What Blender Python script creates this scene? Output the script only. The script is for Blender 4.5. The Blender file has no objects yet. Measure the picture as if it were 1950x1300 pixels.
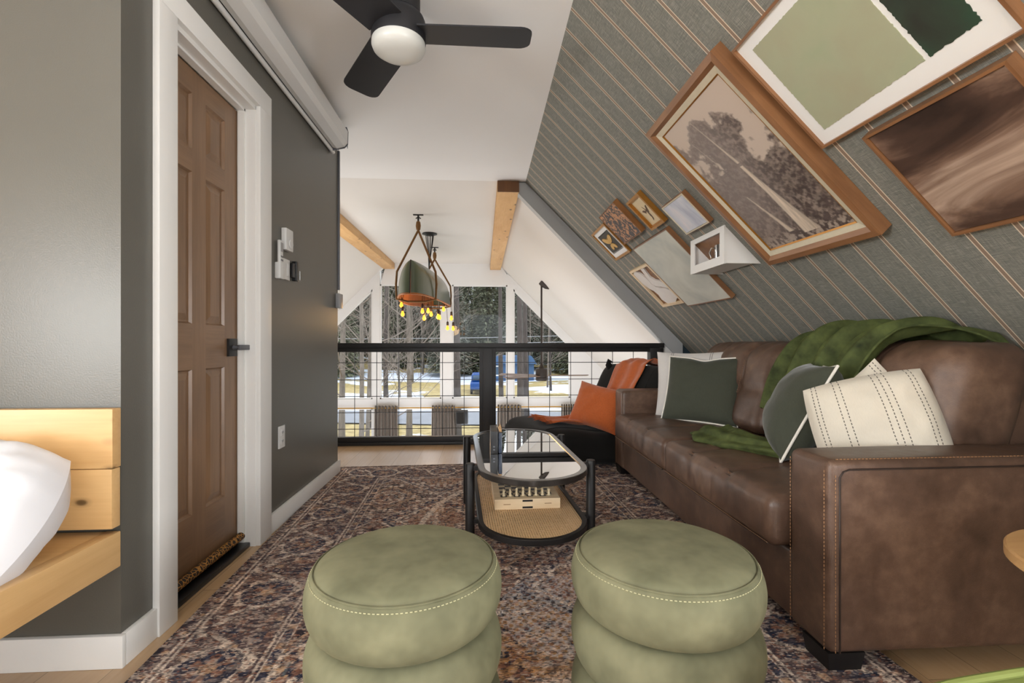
import bpy, bmesh, math, random
import numpy as np
from mathutils import Vector, Matrix, noise

random.seed(7); rng = np.random.default_rng(7)
S = bpy.context.scene
COL = S.collection
PI = math.pi
R = math.radians
SQ2 = math.sqrt(2)

# ------------------------------------------------------------------ materials
def lin(r, g, b):
    f = lambda c: (c/255/12.92) if c/255 <= .04045 else ((c/255+.055)/1.055)**2.4
    return (f(r), f(g), f(b), 1)

class N:
    """tiny node helper"""
    def __init__(s, name):
        s.m = bpy.data.materials.new(name); s.m.use_nodes = True
        s.t = s.m.node_tree; s.n = s.t.nodes; s.l = s.t.links
        s.n.clear()
        s.out = s.n.new('ShaderNodeOutputMaterial')
        s.p = s.n.new('ShaderNodeBsdfPrincipled')
        s.l.new(s.p.outputs[0], s.out.inputs[0])
    def node(s, kind, **kw):
        x = s.n.new(kind)
        for k, v in kw.items(): setattr(x, k, v)
        return x
    def put(s, sock, v):
        if isinstance(v, bpy.types.NodeSocket): s.l.new(v, sock)
        else: sock.default_value = v
    def obj(s): return s.node('ShaderNodeTexCoord').outputs['Object']
    def gco(s, name='gco'):
        return s.node('ShaderNodeAttribute', attribute_name=name).outputs['Vector']
    def colattr(s, name='col'):
        return s.node('ShaderNodeAttribute', attribute_name=name).outputs['Color']
    def scale(s, v, sc):
        x = s.node('ShaderNodeVectorMath', operation='MULTIPLY'); s.put(x.inputs[0], v); x.inputs[1].default_value = sc
        return x.outputs[0]
    def vadd(s, v, w):
        x = s.node('ShaderNodeVectorMath', operation='ADD'); s.put(x.inputs[0], v); s.put(x.inputs[1], w)
        return x.outputs[0]
    def noise(s, v, sc=5, det=4, rough=.55, dist=0):
        x = s.node('ShaderNodeTexNoise'); s.put(x.inputs['Vector'], v)
        x.inputs['Scale'].default_value = sc; x.inputs['Detail'].default_value = det
        x.inputs['Roughness'].default_value = rough; x.inputs['Distortion'].default_value = dist
        return x.outputs['Fac']
    def voro(s, v, sc=5, feature='F1', out='Distance', rnd=1):
        x = s.node('ShaderNodeTexVoronoi', feature=feature); s.put(x.inputs['Vector'], v)
        x.inputs['Scale'].default_value = sc; x.inputs['Randomness'].default_value = rnd
        return x.outputs[out]
    def ramp(s, f, stops, interp='LINEAR'):
        x = s.node('ShaderNodeValToRGB'); s.put(x.inputs[0], f); r = x.color_ramp; r.interpolation = interp
        while len(r.elements) < len(stops): r.elements.new(.5)
        for e, (p, c) in zip(r.elements, stops):
            e.position = p; e.color = c if len(c) == 4 else (*c, 1)
        return x.outputs[0]
    def math(s, op, a, b=0., c=0., clamp=False):
        x = s.node('ShaderNodeMath', operation=op); x.use_clamp = clamp
        s.put(x.inputs[0], a); s.put(x.inputs[1], b); s.put(x.inputs[2], c)
        return x.outputs[0]
    def mix(s, f, a, b, mode='MIX'):
        x = s.node('ShaderNodeMix', data_type='RGBA', blend_type=mode)
        s.put(x.inputs['Factor'], f); s.put(x.inputs['A'], a); s.put(x.inputs['B'], b)
        return x.outputs['Result']
    def sep(s, v):
        x = s.node('ShaderNodeSeparateXYZ'); s.put(x.inputs[0], v); return x.outputs
    def bump(s, h, strength=.3, dist=.01):
        x = s.node('ShaderNodeBump'); x.inputs['Strength'].default_value = strength; x.inputs['Distance'].default_value = dist
        s.put(x.inputs['Height'], h); s.l.new(x.outputs[0], s.p.inputs['Normal'])
    def set(s, col=None, rough=None, metal=None, spec=None, sheen=None, coat=None, emis=None, estr=None, sub=None):
        P = s.p.inputs
        if col is not None: s.put(P['Base Color'], col)
        if rough is not None: s.put(P['Roughness'], rough)
        if metal is not None: P['Metallic'].default_value = metal
        if spec is not None: P['Specular IOR Level'].default_value = spec
        if sheen is not None: P['Sheen Weight'].default_value = sheen; P['Sheen Roughness'].default_value = .4
        if coat is not None: P['Coat Weight'].default_value = coat; P['Coat Roughness'].default_value = .15
        if emis is not None: P['Emission Color'].default_value = emis; P['Emission Strength'].default_value = estr
        return s

def dark(c, k): return (c[0]*k, c[1]*k, c[2]*k, 1)

def plain(name, c, rough=.5, var=.12, vs=6, bump=0, bs=120, metal=0, spec=.5, sheen=None, stretch=(1, 1, 1), coat=None):
    m = N(name); o = m.scale(m.obj(), stretch)
    f = m.noise(o, vs, 4)
    col = m.mix(f, dark(c, 1-var*1.6), dark(c, 1+var*1.3))
    m.set(col, rough, metal, spec, sheen, coat)
    if bump: m.bump(m.noise(o, bs, 3), bump, .004)
    return m.m

def wood(name, c1, c2, rough=.45, gs=1.0, knots=0, ring=14, bump=.08, var=.5):
    """grain follows the 'gco' attribute, x along the board"""
    m = N(name); g = m.gco()
    warp = m.noise(m.scale(g, (1.5*gs, 6*gs, 6*gs)), 1, 3)
    fine = m.noise(m.scale(g, (4*gs, 90*gs, 90*gs)), 1, 4, .65)
    s = m.sep(g)
    ringv = m.math('ADD', m.math('MULTIPLY', s[1], ring*gs), m.math('MULTIPLY', warp, 5.5))
    rings = m.math('PINGPONG', ringv, 1.)
    f = m.math('ADD', m.math('MULTIPLY', rings, var), m.math('MULTIPLY', fine, 1-var))
    col = m.mix(f, c1, c2)
    if knots:
        d = m.voro(m.vadd(m.scale(g, (knots, knots*1.9, knots*1.9)), (.37, .21, .6)), 1, rnd=1)
        k = m.ramp(d, [(0, (1, 1, 1)), (.07, (.9, .9, .9)), (.12, (.25, .25, .25)), (.2, (0, 0, 0))])
        col = m.mix(k, col, dark(c1, .22))
    m.set(col, rough)
    m.bump(fine, bump, .003)
    return m.m

M = {}
M['wall_dark'] = plain('wall_dark', lin(92, 90, 83), .36, .04, 3, .12, 220, spec=.45)
M['white_paint'] = plain('white_paint', lin(230, 229, 226), .38, .02, 3, .05, 90)
M['ceiling_paint'] = plain('ceiling_paint', lin(240, 240, 239), .55, .015, 1.2, .1, 160)
M['room_paint'] = plain('room_paint', lin(224, 221, 216), .6, .02, 1.2, .08, 120)
M['trim_grey'] = plain('trim_grey', lin(178, 180, 180), .45, .03, 3)
M['blue_paint'] = plain('blue_paint', lin(44, 62, 72), .5, .05, 3)
M['pine'] = wood('pine', lin(190, 147, 94), lin(220, 182, 128), .42, 1.0, 6.0, 10, .06, .35)
M['beam_pine'] = wood('beam_pine', lin(194, 142, 82), lin(230, 188, 128), .5, 1.0, 5.0, 9, .1, .35)
M['beam_end'] = wood('beam_end', lin(92, 56, 24), lin(124, 80, 38), .6, 1.0, 0, 14)
M['door_wood'] = wood('door_wood', lin(104, 79, 58), lin(150, 117, 88), .36, 1.0, 0, 8, .06, .3)
M['frame_wood'] = wood('frame_wood', lin(108, 72, 46), lin(154, 110, 74), .36, 1.6, 0, 14, .05, .4)
M['oak'] = wood('oak', lin(172, 128, 80), lin(204, 164, 112), .4, 1.4, 0, 16, .04, .4)
M['pale_ply'] = wood('pale_ply', lin(214, 186, 146), lin(236, 214, 180), .5, 2.2, 0, 20, .03, .4)
M['fan_wood'] = wood('fan_wood', lin(100, 82, 70), lin(142, 122, 106), .5, 1.4, 0, 12)
M['black_metal'] = plain('black_metal', lin(34, 33, 33), .42, .06, 8, metal=.2)
M['rail_black'] = plain('rail_black', lin(40, 39, 40), .45, .08, 5, .06, 60)
M['fan_black'] = plain('fan_black', lin(40, 40, 43), .5, .05, 6, spec=.3)
M['black_wood'] = plain('black_wood', lin(24, 22, 22), .5, .15, 5, .04, 70, stretch=(1, 1, .2), spec=.4)
M['lacquer'] = plain('lacquer', lin(40, 36, 33), .3, .1, 5, coat=.8)
M['chrome'] = plain('chrome', lin(190, 190, 190), .2, .02, 3, metal=1)
M['brass'] = plain('brass', lin(190, 146, 68), .3, .05, 20, metal=.9)
M['gold_frame'] = plain('gold_frame', lin(170, 118, 50), .34, .12, 40, metal=.55)
M['white_plastic'] = plain('white_plastic', lin(216, 216, 214), .35, .01, 3)
M['black_plastic'] = plain('black_plastic', lin(24, 24, 26), .35, .02, 3)
M['grey_plastic'] = plain('grey_plastic', lin(150, 150, 152), .35, .02, 3)
M['rope'] = plain('rope', lin(124, 88, 48), .85, .3, 140, .5, 200)
M['steel_grey'] = plain('steel_grey', lin(96, 97, 102), .4, .03, 4, metal=.3)
M['linen_mat'] = plain('linen_mat', lin(206, 196, 172), .8, .05, 60, .1, 200)
M['paper'] = plain('paper', lin(232, 232, 230), .6, .01, 4)
M['pale_thread'] = plain('pale_thread', lin(176, 172, 136), .8, .05, 30)
M['cord'] = plain('cord', lin(232, 228, 218), .85, .08, 90, .3, 300)
M['black_cloth'] = plain('black_cloth', lin(34, 33, 32), .95, .25, 9, .3, 300, sheen=.12, spec=.2)
M['rust_cloth'] = plain('rust_cloth', lin(200, 100, 42), .9, .16, 40, .9, 260, sheen=.5)
M['sheet_white'] = plain('sheet_white', lin(228, 228, 232), .8, .03, 3, .05, 60)
M['felt_dark'] = plain('felt_dark', lin(28, 26, 24), .9, .1, 6)
M['vehicle_blue'] = plain('vehicle_blue', lin(20, 66, 130), .3, .05, 2)
M['house_blue'] = plain('house_blue', lin(62, 92, 128), .7, .1, 1)
M['bark'] = plain('bark', lin(118, 108, 98), .95, .5, 5, .8, 14, stretch=(3, 3, .7))
M['bark_dark'] = plain('bark_dark', lin(78, 70, 66), .95, .45, 5, .8, 14, stretch=(3, 3, .7))
M['twig'] = plain('twig', lin(128, 116, 106), .95, .35, 3)
M['asphalt'] = plain('asphalt', lin(122, 124, 130), .9, .2, 2)
M['snow'] = plain('snow', lin(206, 212, 224), .8, .03, 2)
M['ivory'] = plain('ivory', lin(226, 208, 172), .4, .06, 60)
M['ebony'] = plain('ebony', lin(44, 34, 30), .4, .06, 60)
M['tan_leather'] = plain('tan_leather', lin(186, 150, 108), .6, .1, 30)

def fabric(name, c, c2=None, rough=.85, weave=420, sheen=.3, var=.2):
    m = N(name); o = m.obj()
    a = m.noise(m.scale(o, (weave, weave*.15, weave*.15)), 1, 2)
    b = m.noise(m.scale(o, (weave*.15, weave, weave*.15)), 1, 2)
    big = m.noise(o, 5, 3)
    f = m.math('ADD', m.math('MULTIPLY', m.math('ADD', a, b), .35), m.math('MULTIPLY', big, .3))
    m.set(m.mix(f, dark(c, 1-var*1.5), dark(c2 or c, 1+var*1.5)), rough, sheen=sheen, spec=.2)
    m.bump(m.math('ADD', a, b), .15, .002)
    return m.m
M['green_linen'] = fabric('green_linen', lin(68, 71, 60))
M['rust_pillow'] = plain('rust_pillow', lin(204, 104, 50), .95, .2, 160, .9, 220, sheen=.5)

def velvet(name, c, hi, sc=6, amt=.5):
    m = N(name); o = m.obj()
    f = m.noise(o, sc, 3, .55, .1)
    fr = m.node('ShaderNodeLayerWeight'); fr.inputs['Blend'].default_value = .35
    col = m.mix(m.ramp(f, [(.25, (0, 0, 0)), (.75, (1, 1, 1))]), c, hi)
    m.set(col, .75, sheen=amt, spec=.2)
    m.p.inputs['Sheen Tint'].default_value = hi
    m.bump(m.noise(o, 500, 2), .06, .002)
    return m.m
M['sage_velvet'] = velvet('sage_velvet', lin(88, 88, 67), lin(128, 126, 99), 9, .2)
M['green_throw'] = velvet('green_throw', lin(36, 43, 22), lin(94, 104, 58), 14, .35)
M['chair_velvet'] = velvet('chair_velvet', lin(96, 104, 50), lin(122, 130, 72), 7, .25)

def leather():
    m = N('brown_leather'); o = m.obj()
    big = m.noise(o, 4, 5, .6, .4); mid = m.noise(o, 26, 4, .6)
    f = m.math('ADD', m.math('MULTIPLY', big, .65), m.math('MULTIPLY', mid, .35))
    col = m.ramp(f, [(.3, lin(62, 46, 37)), (.5, lin(90, 68, 55)), (.72, lin(122, 96, 78))])
    m.set(col, m.math('ADD', m.math('MULTIPLY', mid, .25), .27), spec=.5)
    h = m.math('ADD', m.math('MULTIPLY', m.voro(o, 420), .35), m.math('MULTIPLY', m.noise(o, 18, 4, .6, .8), .9))
    m.bump(h, .16, .006)
    return m.m
M['leather'] = leather()
M['leather_thread'] = plain('leather_thread', lin(150, 112, 78), .7, .1, 30)
M['leather_seam'] = plain('leather_seam', lin(46, 33, 27), .5, .1, 30)

def wallpaper():
    m = N('striped_wallpaper'); g = m.gco(); s = m.sep(g)      # x = along the room, y = down the slope
    ph = m.math('FRACT', m.math('DIVIDE', m.math('ADD', s[0], -2.133+20*.138+.012), .138))
    px = m.math('MULTIPLY', ph, .138)                            # metres inside one repeat
    def band(c, w):
        return m.math('LESS_THAN', m.math('ABSOLUTE', m.math('SUBTRACT', px, c)), w)
    a = m.noise(m.scale(g, (18, 700, 1)), 1, 3, .7)
    b = m.noise(m.scale(g, (700, 14, 1)), 1, 3, .7)
    w = m.noise(m.scale(g, (60, 260, 1)), 1, 3, .7)
    f = m.math('ADD', m.math('MULTIPLY', m.math('ADD', a, b), .42), m.math('MULTIPLY', w, .16))
    base = m.ramp(f, [(.34, lin(82, 85, 81)), (.5, lin(124, 125, 118)), (.68, lin(182, 178, 167))])
    col = m.mix(m.math('MULTIPLY', band(.0128, .007), .75), base, lin(148, 122, 102))
    col = m.mix(m.math('MULTIPLY', m.math('MAXIMUM', band(.0045, .0016), band(.0205, .0016)), .95), col, lin(226, 212, 192))
    m.set(col, .8, spec=.25); m.bump(m.math('ADD', a, b), .2, .002)
    return m.m
M['wallpaper'] = wallpaper()

def floor_mat(name, c1, c2, rough):
    m = N(name); o = m.obj()
    g = m.node('ShaderNodeTexBrick'); rot = m.node('ShaderNodeMapping'); m.put(rot.inputs[0], o)
    rot.inputs['Rotation'].default_value = (0, 0, PI/2); m.put(g.inputs['Vector'], rot.outputs[0])
    g.inputs['Scale'].default_value = 1; g.inputs['Brick Width'].default_value = 1.25; g.inputs['Row Height'].default_value = .178
    g.inputs['Mortar Size'].default_value = .0014; g.inputs['Mortar'].default_value = dark(c1, .35)
    g.inputs['Color1'].default_value = dark(c1, .92); g.inputs['Color2'].default_value = dark(c1, 1.1)
    fine = m.noise(m.scale(o, (60, 2.5, 1)), 1, 4, .6)
    col = m.mix(m.math('MULTIPLY', fine, .6), g.outputs['Color'], c2)
    m.set(col, rough, spec=.9); m.bump(fine, .04, .002)
    return m.m
M['floor_oak'] = floor_mat('floor_oak', lin(176, 142, 104), lin(208, 178, 140), .24)
M['lower_floor'] = floor_mat('lower_floor', lin(150, 112, 74), lin(180, 142, 100), .35)

def attr_mat(name, rough=.8, bump=0, weave=0, spec=.3, sheen=None):
    m = N(name); c = m.colattr(); o = m.obj()
    if weave:
        cell = m.voro(m.scale(o, (105, 210, 1)), 1, 'F1', 'Color'); cs = m.sep(cell)
        big = m.noise(o, 9, 3, .6)
        c = m.mix(m.math('MULTIPLY', m.math('GREATER_THAN', cs[0], m.math('ADD', m.math('MULTIPLY', big, -.5), 1.12)), .75), c, lin(196, 180, 166))
        c = m.mix(m.math('MULTIPLY', m.math('GREATER_THAN', cs[1], .80), .65), c, lin(38, 38, 52))
        c = m.mix(m.math('MULTIPLY', m.math('GREATER_THAN', cs[2], .90), .6), c, lin(150, 104, 84))
        a = m.noise(m.scale(o, (60, 620, 1)), 1, 3, .7)
        k = m.ramp(a, [(.34, (.45, .44, .45)), (.5, (1, 1, 1)), (.66, (1.65, 1.6, 1.55))])
        c = m.mix(1., c, k, 'MULTIPLY')
        m.bump(a, .3, .003)
    m.set(c, rough, spec=spec, sheen=sheen)
    return m.m
M['rug'] = attr_mat('rug', .95, weave=1, spec=.1)
M['print'] = attr_mat('print', .45)

def glass(name, tint, base, k, rough=0.):
    m = N(name); m.n.remove(m.p)
    tr = m.node('ShaderNodeBsdfTransparent'); tr.inputs[0].default_value = tint
    gl = m.node('ShaderNodeBsdfGlossy'); gl.inputs['Roughness'].default_value = rough
    fr = m.node('ShaderNodeFresnel'); fr.inputs[0].default_value = 1.45
    f = m.math('ADD', m.math('MULTIPLY', fr.outputs[0], k), base, clamp=True)
    mx = m.node('ShaderNodeMixShader'); m.put(mx.inputs[0], f)
    m.l.new(tr.outputs[0], mx.inputs[1]); m.l.new(gl.outputs[0], mx.inputs[2]); m.l.new(mx.outputs[0], m.out.inputs[0])
    return m.m
M['window_glass'] = glass('window_glass', (.97, .98, .98, 1), 0., .4)
M['table_glass'] = glass('table_glass', (.36, .38, .38, 1), .5, 2.0)

def emit(name, c, st):
    m = N(name); m.set(c, .4, emis=c, estr=st); return m.m
M['bulb'] = emit('bulb', lin(255, 150, 40), 2.6)
M['opal'] = plain('opal', lin(214, 216, 212), .3, .01, 3)
M['canoe_green'] = plain('canoe_green', lin(84, 94, 72), .3, .12, 3, coat=.3)
M['canoe_inside'] = plain('canoe_inside', lin(160, 96, 44), .5, .3, 12, .3, 30)

def cane():
    m = N('cane_webbing'); s = m.sep(m.gco()); P = .0105
    u = m.math('SUBTRACT', m.math('FRACT', m.math('DIVIDE', s[0], P)), .5)
    v = m.math('SUBTRACT', m.math('FRACT', m.math('DIVIDE', s[1], P)), .5)
    d = m.math('SQRT', m.math('ADD', m.math('MULTIPLY', u, u), m.math('MULTIPLY', v, v)))
    hole = m.math('LESS_THAN', d, .30)
    f = m.noise(m.gco(), 160, 3)
    m.set(m.mix(f, lin(222, 178, 124), lin(246, 214, 168)), .55)
    tr = m.node('ShaderNodeBsdfTransparent'); mx = m.node('ShaderNodeMixShader'); m.put(mx.inputs[0], hole)
    m.l.new(m.p.outputs[0], mx.inputs[1]); m.l.new(tr.outputs[0], mx.inputs[2]); m.l.new(mx.outputs[0], m.out.inputs[0])
    return m.m
M['cane'] = cane()

def checker():
    m = N('chess_squares'); s = m.sep(m.gco())
    f = m.math('FLOORED_MODULO', m.math('ADD', m.math('FLOOR', s[0]), m.math('FLOOR', s[1])), 2.)
    m.set(m.mix(f, lin(52, 48, 48), lin(222, 206, 172)), .4); return m.m
M['checker'] = checker()

def stripes_pillow(name, pairs, base):
    """woven cushion: dashed dark lines running along local y at given x"""
    m = N(name); g = m.gco(); s = m.sep(g)
    dash = m.math('LESS_THAN', m.math('FRACT', m.math('DIVIDE', s[1], .0125)), .62)
    line = None; pale = None
    for c, w, solid in pairs:
        b = m.math('LESS_THAN', m.math('ABSOLUTE', m.math('SUBTRACT', s[0], c)), w)
        if not solid: b = m.math('MULTIPLY', b, dash)
        line = b if line is None else m.math('MAXIMUM', line, b)
    wv = m.noise(m.scale(g, (500, 60, 60)), 1, 2)
    col = m.mix(wv, dark(base, .93), dark(base, 1.07))
    col = m.mix(m.math('MULTIPLY', line, .85), col, lin(62, 58, 52))
    m.set(col, .9, sheen=.2, spec=.2); m.bump(wv, .2, .002)
    return m.m
cream = lin(214, 206, 190)
M['stripe_cream'] = stripes_pillow('stripe_cream', [(c, .0016, 0) for c in (-.17, -.155, -.095, -.075, .035, .055, .075, .145, .16)], cream)
M['stripe_pale'] = stripes_pillow('stripe_pale', [(c, .0014, 1) for c in (-.13, -.118, .118, .13)], lin(212, 208, 204))

def curtain_mat():
    m = N('striped_curtain'); s = m.sep(m.gco())
    f = m.math('LESS_THAN', m.math('FRACT', m.math('MULTIPLY', s[0], 9.)), .24)
    m.set(m.mix(f, lin(112, 102, 94), lin(206, 200, 190)), .9); return m.m
M['curtain'] = curtain_mat()

def leopard():
    m = N('spotted_cloth'); g = m.gco()
    d = m.voro(g, 62, 'DISTANCE_TO_EDGE')
    m.set(m.ramp(d, [(0, lin(186, 134, 60)), (.06, lin(170, 118, 50)), (.11, lin(44, 30, 16)), (1, lin(24, 17, 10))]), .7); return m.m
M['leopard'] = leopard()

def ramp_art(name, sc, dist, stops, det=5, seed=0., noise_scale=1.):
    m = N(name); g = m.vadd(m.scale(m.gco(), sc), (seed, seed*.7, 0))
    f = m.noise(g, noise_scale, det, .58, dist)
    m.set(m.ramp(f, stops), .5); return m.m
M['storm_art'] = ramp_art('storm_art', (1.7, 4.2, 1), .8, [(.3, lin(40, 27, 22)), (.45, lin(76, 56, 46)), (.53, lin(124, 98, 82)), (.62, lin(180, 156, 138)), (.8, lin(214, 196, 180))], 6, 3.1)
M['floral_art'] = ramp_art('floral_art', (26, 26, 1), 1.0, [(.46, lin(58, 48, 48)), (.5, lin(70, 58, 54)), (.53, lin(176, 124, 84)), (.7, lin(196, 140, 98))], 5, 1.3)
M['mist_art'] = ramp_art('mist_art', (9, 4, 1), .6, [(.3, lin(176, 180, 196)), (.5, lin(204, 206, 214)), (.66, lin(226, 218, 220))], 3, 5.2)
M['pale_canvas'] = ramp_art('pale_canvas', (3, 3, 1), .5, [(.32, lin(176, 180, 172)), (.5, lin(198, 198, 186)), (.7, lin(212, 212, 200))], 3, 2.2)
M['sage_paint'] = ramp_art('sage_paint', (4, 4, 1), .4, [(.3, lin(162, 160, 134)), (.5, lin(164, 168, 140)), (.7, lin(156, 166, 136))], 4, 1.2)
M['forest_paint'] = ramp_art('forest_paint', (6, 6, 1), .6, [(.3, lin(42, 42, 36)), (.5, lin(48, 60, 48)), (.7, lin(44, 78, 58))], 4, 4.2)
M['art_cream'] = plain('art_cream', lin(216, 196, 158), .6, .05, 20)
M['art_black'] = plain('art_black', lin(52, 46, 38), .6, .1, 20)
M['butterfly_gold'] = plain('butterfly_gold', lin(206, 162, 84), .5, .15, 90)
M['bird_ink'] = plain('bird_ink', lin(92, 70, 52), .7, .1, 20)
M['stone_white'] = plain('stone_white', lin(222, 216, 210), .6, .06, 14)
M['wood_dark_art'] = wood('wood_dark_art', lin(96, 60, 28), lin(150, 100, 52), .45, 2.0)

def ground_mat():
    m = N('winter_ground'); o = m.obj()
    n1 = m.noise(o, .13, 4, .6, .4); n2 = m.noise(o, 2.2, 5, .7)
    grass = m.ramp(n2, [(.3, lin(112, 98, 60)), (.5, lin(156, 136, 84)), (.7, lin(180, 164, 118))])
    sn = m.ramp(m.math('ADD', n1, m.math('MULTIPLY', n2, .12)), [(.60, (0, 0, 0)), (.63, (1, 1, 1))])
    m.set(m.mix(sn, grass, lin(206, 212, 222)), .95); return m.m
M['ground'] = ground_mat()
def leaf_mat(name, c1, c2):
    m = N(name); o = m.obj()
    m.set(m.mix(m.noise(o, 1.2, 3), c1, c2), .9, spec=.2); return m.m
M['needles'] = leaf_mat('needles', lin(84, 88, 68), lin(138, 140, 114))
M['needles_grey'] = leaf_mat('needles_grey', lin(92, 96, 84), lin(152, 152, 136))

# ------------------------------------------------------------------ mesh builder
def unit(v): return Vector(v).normalized()

class MB:
    def __init__(s):
        s.v = []; s.f = []; s.g = []; s.c = []
    def add(s, verts, faces, g=None, col=None):
        k = len(s.v)
        s.v += [tuple(p) for p in verts]
        s.f += [tuple(i+k for i in f) for f in faces]
        s.g += [tuple(p) for p in (g if g is not None else verts)]
        s.c += list(col) if col is not None else [(1, 1, 1, 1)]*len(verts)
        return s
    def box(s, lo, hi, bev=0, axis=None, tf=None, off=None):
        """axis aligned box; axis = grain direction (0,1,2)"""
        lo = Vector(lo); hi = Vector(hi)
        lo, hi = Vector([min(a, b) for a, b in zip(lo, hi)]), Vector([max(a, b) for a, b in zip(lo, hi)])
        d = hi-lo
        if axis is None: axis = max(range(3), key=lambda i: d[i])
        bm = bmesh.new(); bmesh.ops.create_cube(bm, size=1)
        for v in bm.verts: v.co = Vector([lo[i]+(v.co[i]+.5)*d[i] for i in range(3)])
        if bev: bmesh.ops.bevel(bm, geom=bm.edges[:], offset=min(bev, min(d)*.45), segments=2, affect='EDGES', profile=.6)
        bm.verts.ensure_lookup_table()
        vs = [v.co.copy() for v in bm.verts]; fs = [[v.index for v in f.verts] for f in bm.faces]; bm.free()
        o = [axis, (axis+1) % 3, (axis+2) % 3]
        off = off if off is not None else (random.random()*9, random.random()*9, random.random()*9)
        g = [(v[o[0]]+off[0], v[o[1]]-lo[o[1]]+off[1], v[o[2]]-lo[o[2]]+off[2]) for v in vs]
        if tf: vs = [tf(v) for v in vs]
        return s.add(vs, fs, g)
    def bar(s, p0, p1, w, h, up=(0, 0, 1), bev=0):
        """box from p0 to p1, w wide, h high along up"""
        p0 = Vector(p0); p1 = Vector(p1); d = p1-p0; L = d.length; x = d/L
        y = unit(up).cross(x).normalized(); z = x.cross(y)
        return s.box((0, -w/2, -h/2), (L, w/2, h/2), bev, 0, lambda v: p0+x*v[0]+y*v[1]+z*v[2])
    def tube(s, pts, r, n=10, closed=False, caps=True):
        pts = [Vector(p) for p in pts]; m = len(pts)
        rs = r if isinstance(r, (list, tuple)) else [r]*m
        tang = []
        for i in range(m):
            a = pts[(i-1) % m] if (closed or i) else pts[0]; b = pts[(i+1) % m] if (closed or i < m-1) else pts[-1]
            t = b-a; tang.append(t.normalized() if t.length > 1e-9 else Vector((0, 0, 1)))
        ref = Vector((0, 0, 1)) if abs(tang[0].z) < .9 else Vector((1, 0, 0))
        nrm = (ref-tang[0]*ref.dot(tang[0])).normalized()
        vs = []; g = []; L = 0
        for i in range(m):
            if i: L += (pts[i]-pts[i-1]).length
            nrm = (nrm-tang[i]*nrm.dot(tang[i])).normalized(); bi = tang[i].cross(nrm)
            for k in range(n):
                a = 2*PI*k/n; vs.append(pts[i]+(nrm*math.cos(a)+bi*math.sin(a))*rs[i])
                g.append((L, rs[i]*math.cos(a), rs[i]*math.sin(a)))
        fs = []
        for i in range(m if closed else m-1):
            j = (i+1) % m
            for k in range(n):
                q = (k+1) % n; fs.append((i*n+k, i*n+q, j*n+q, j*n+k))
        if caps and not closed:
            fs.append(tuple(range(n))[::-1]); fs.append(tuple((m-1)*n+k for k in range(n)))
        return s.add(vs, fs, g)
    def lathe(s, prof, c=(0, 0, 0), n=32, ax=None):
        """prof: list of (r,z); ax optional 3x3 rotation"""
        c = Vector(c); vs = []; fs = []; m = len(prof)
        for r, z in prof:
            for k in range(n):
                a = 2*PI*k/n; v = Vector((r*math.cos(a), r*math.sin(a), z))
                vs.append(c+(ax @ v if ax is not None else v))
        for i in range(m-1):
            for k in range(n):
                q = (k+1) % n; fs.append((i*n+k, i*n+q, (i+1)*n+q, (i+1)*n+k))
        if prof[0][0] > 1e-6: fs.append(tuple(range(n))[::-1])
        if prof[-1][0] > 1e-6: fs.append(tuple((m-1)*n+k for k in range(n)))
        return s.add(vs, fs)
    def prism(s, poly, fn, d0, d1, g=None):
        """poly 2D list, fn(a,b,d)->xyz, extruded d0..d1"""
        n = len(poly)
        vs = [Vector(fn(a, b, d0)) for a, b in poly]+[Vector(fn(a, b, d1)) for a, b in poly]
        gg = [(a, b, d0) for a, b in poly]+[(a, b, d1) for a, b in poly]
        fs = [tuple(range(n))[::-1], tuple(range(n, 2*n))]+[(i, (i+1) % n, n+(i+1) % n, n+i) for i in range(n)]
        return s.add(vs, fs, gg)
    def grid(s, fn, nu, nv, cu=False, cv=False, g=None, col=None):
        vs = []; gg = []; cc = []
        for i in range(nu):
            for j in range(nv):
                u = i/(nu if cu else nu-1); v = j/(nv if cv else nv-1)
                vs.append(Vector(fn(u, v))); gg.append(g(u, v) if g else tuple(vs[-1]))
                if col: cc.append(col(u, v))
        fs = []
        for i in range(nu if cu else nu-1):
            for j in range(nv if cv else nv-1):
                a, b = (i+1) % nu, (j+1) % nv
                fs.append((i*nv+j, a*nv+j, a*nv+b, i*nv+b))
        return s.add(vs, fs, gg, cc if col else None)
    def rbox(s, lo, hi, r, n=(10, 10, 10), deform=None, tf=None):
        """finely divided box with rounded edges, optional deform(p, uvw) in box space"""
        lo = Vector(lo); hi = Vector(hi); c = (lo+hi)/2; h = (hi-lo)/2
        rr = min(r, *h); inn = h-Vector((rr, rr, rr))
        idx = {}; vs = []; fs = []; gg = []
        def axis_pts(k):
            m = n[k]; a = [-h[k], -h[k]+rr*.3, -h[k]+rr*.65]
            L = [-inn[k]+2*inn[k]*i/m for i in range(m+1)]
            return a+L+[h[k]-rr*.65, h[k]-rr*.3, h[k]]
        A = [axis_pts(k) for k in range(3)]
        def vert(p):
            key = tuple(round(q, 5) for q in p)
            if key in idx: return idx[key]
            q = Vector([max(-inn[i], min(inn[i], p[i])) for i in range(3)]); d = Vector(p)-q
            if d.length > 1e-9:
                # push cube-shell point to the rounded shell
                mx = max(abs(e) for e in d)
                d = d.normalized()*min(rr, mx if sum(abs(e) > 1e-9 for e in d) == 1 else rr)
            w = c+q+d
            u = Vector([(p[i]/h[i]) for i in range(3)])
            if deform: w = Vector(deform(w, u))
            gg.append(tuple(w)); vs.append(tf(w) if tf else w); idx[key] = len(vs)-1
            return idx[key]
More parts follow.
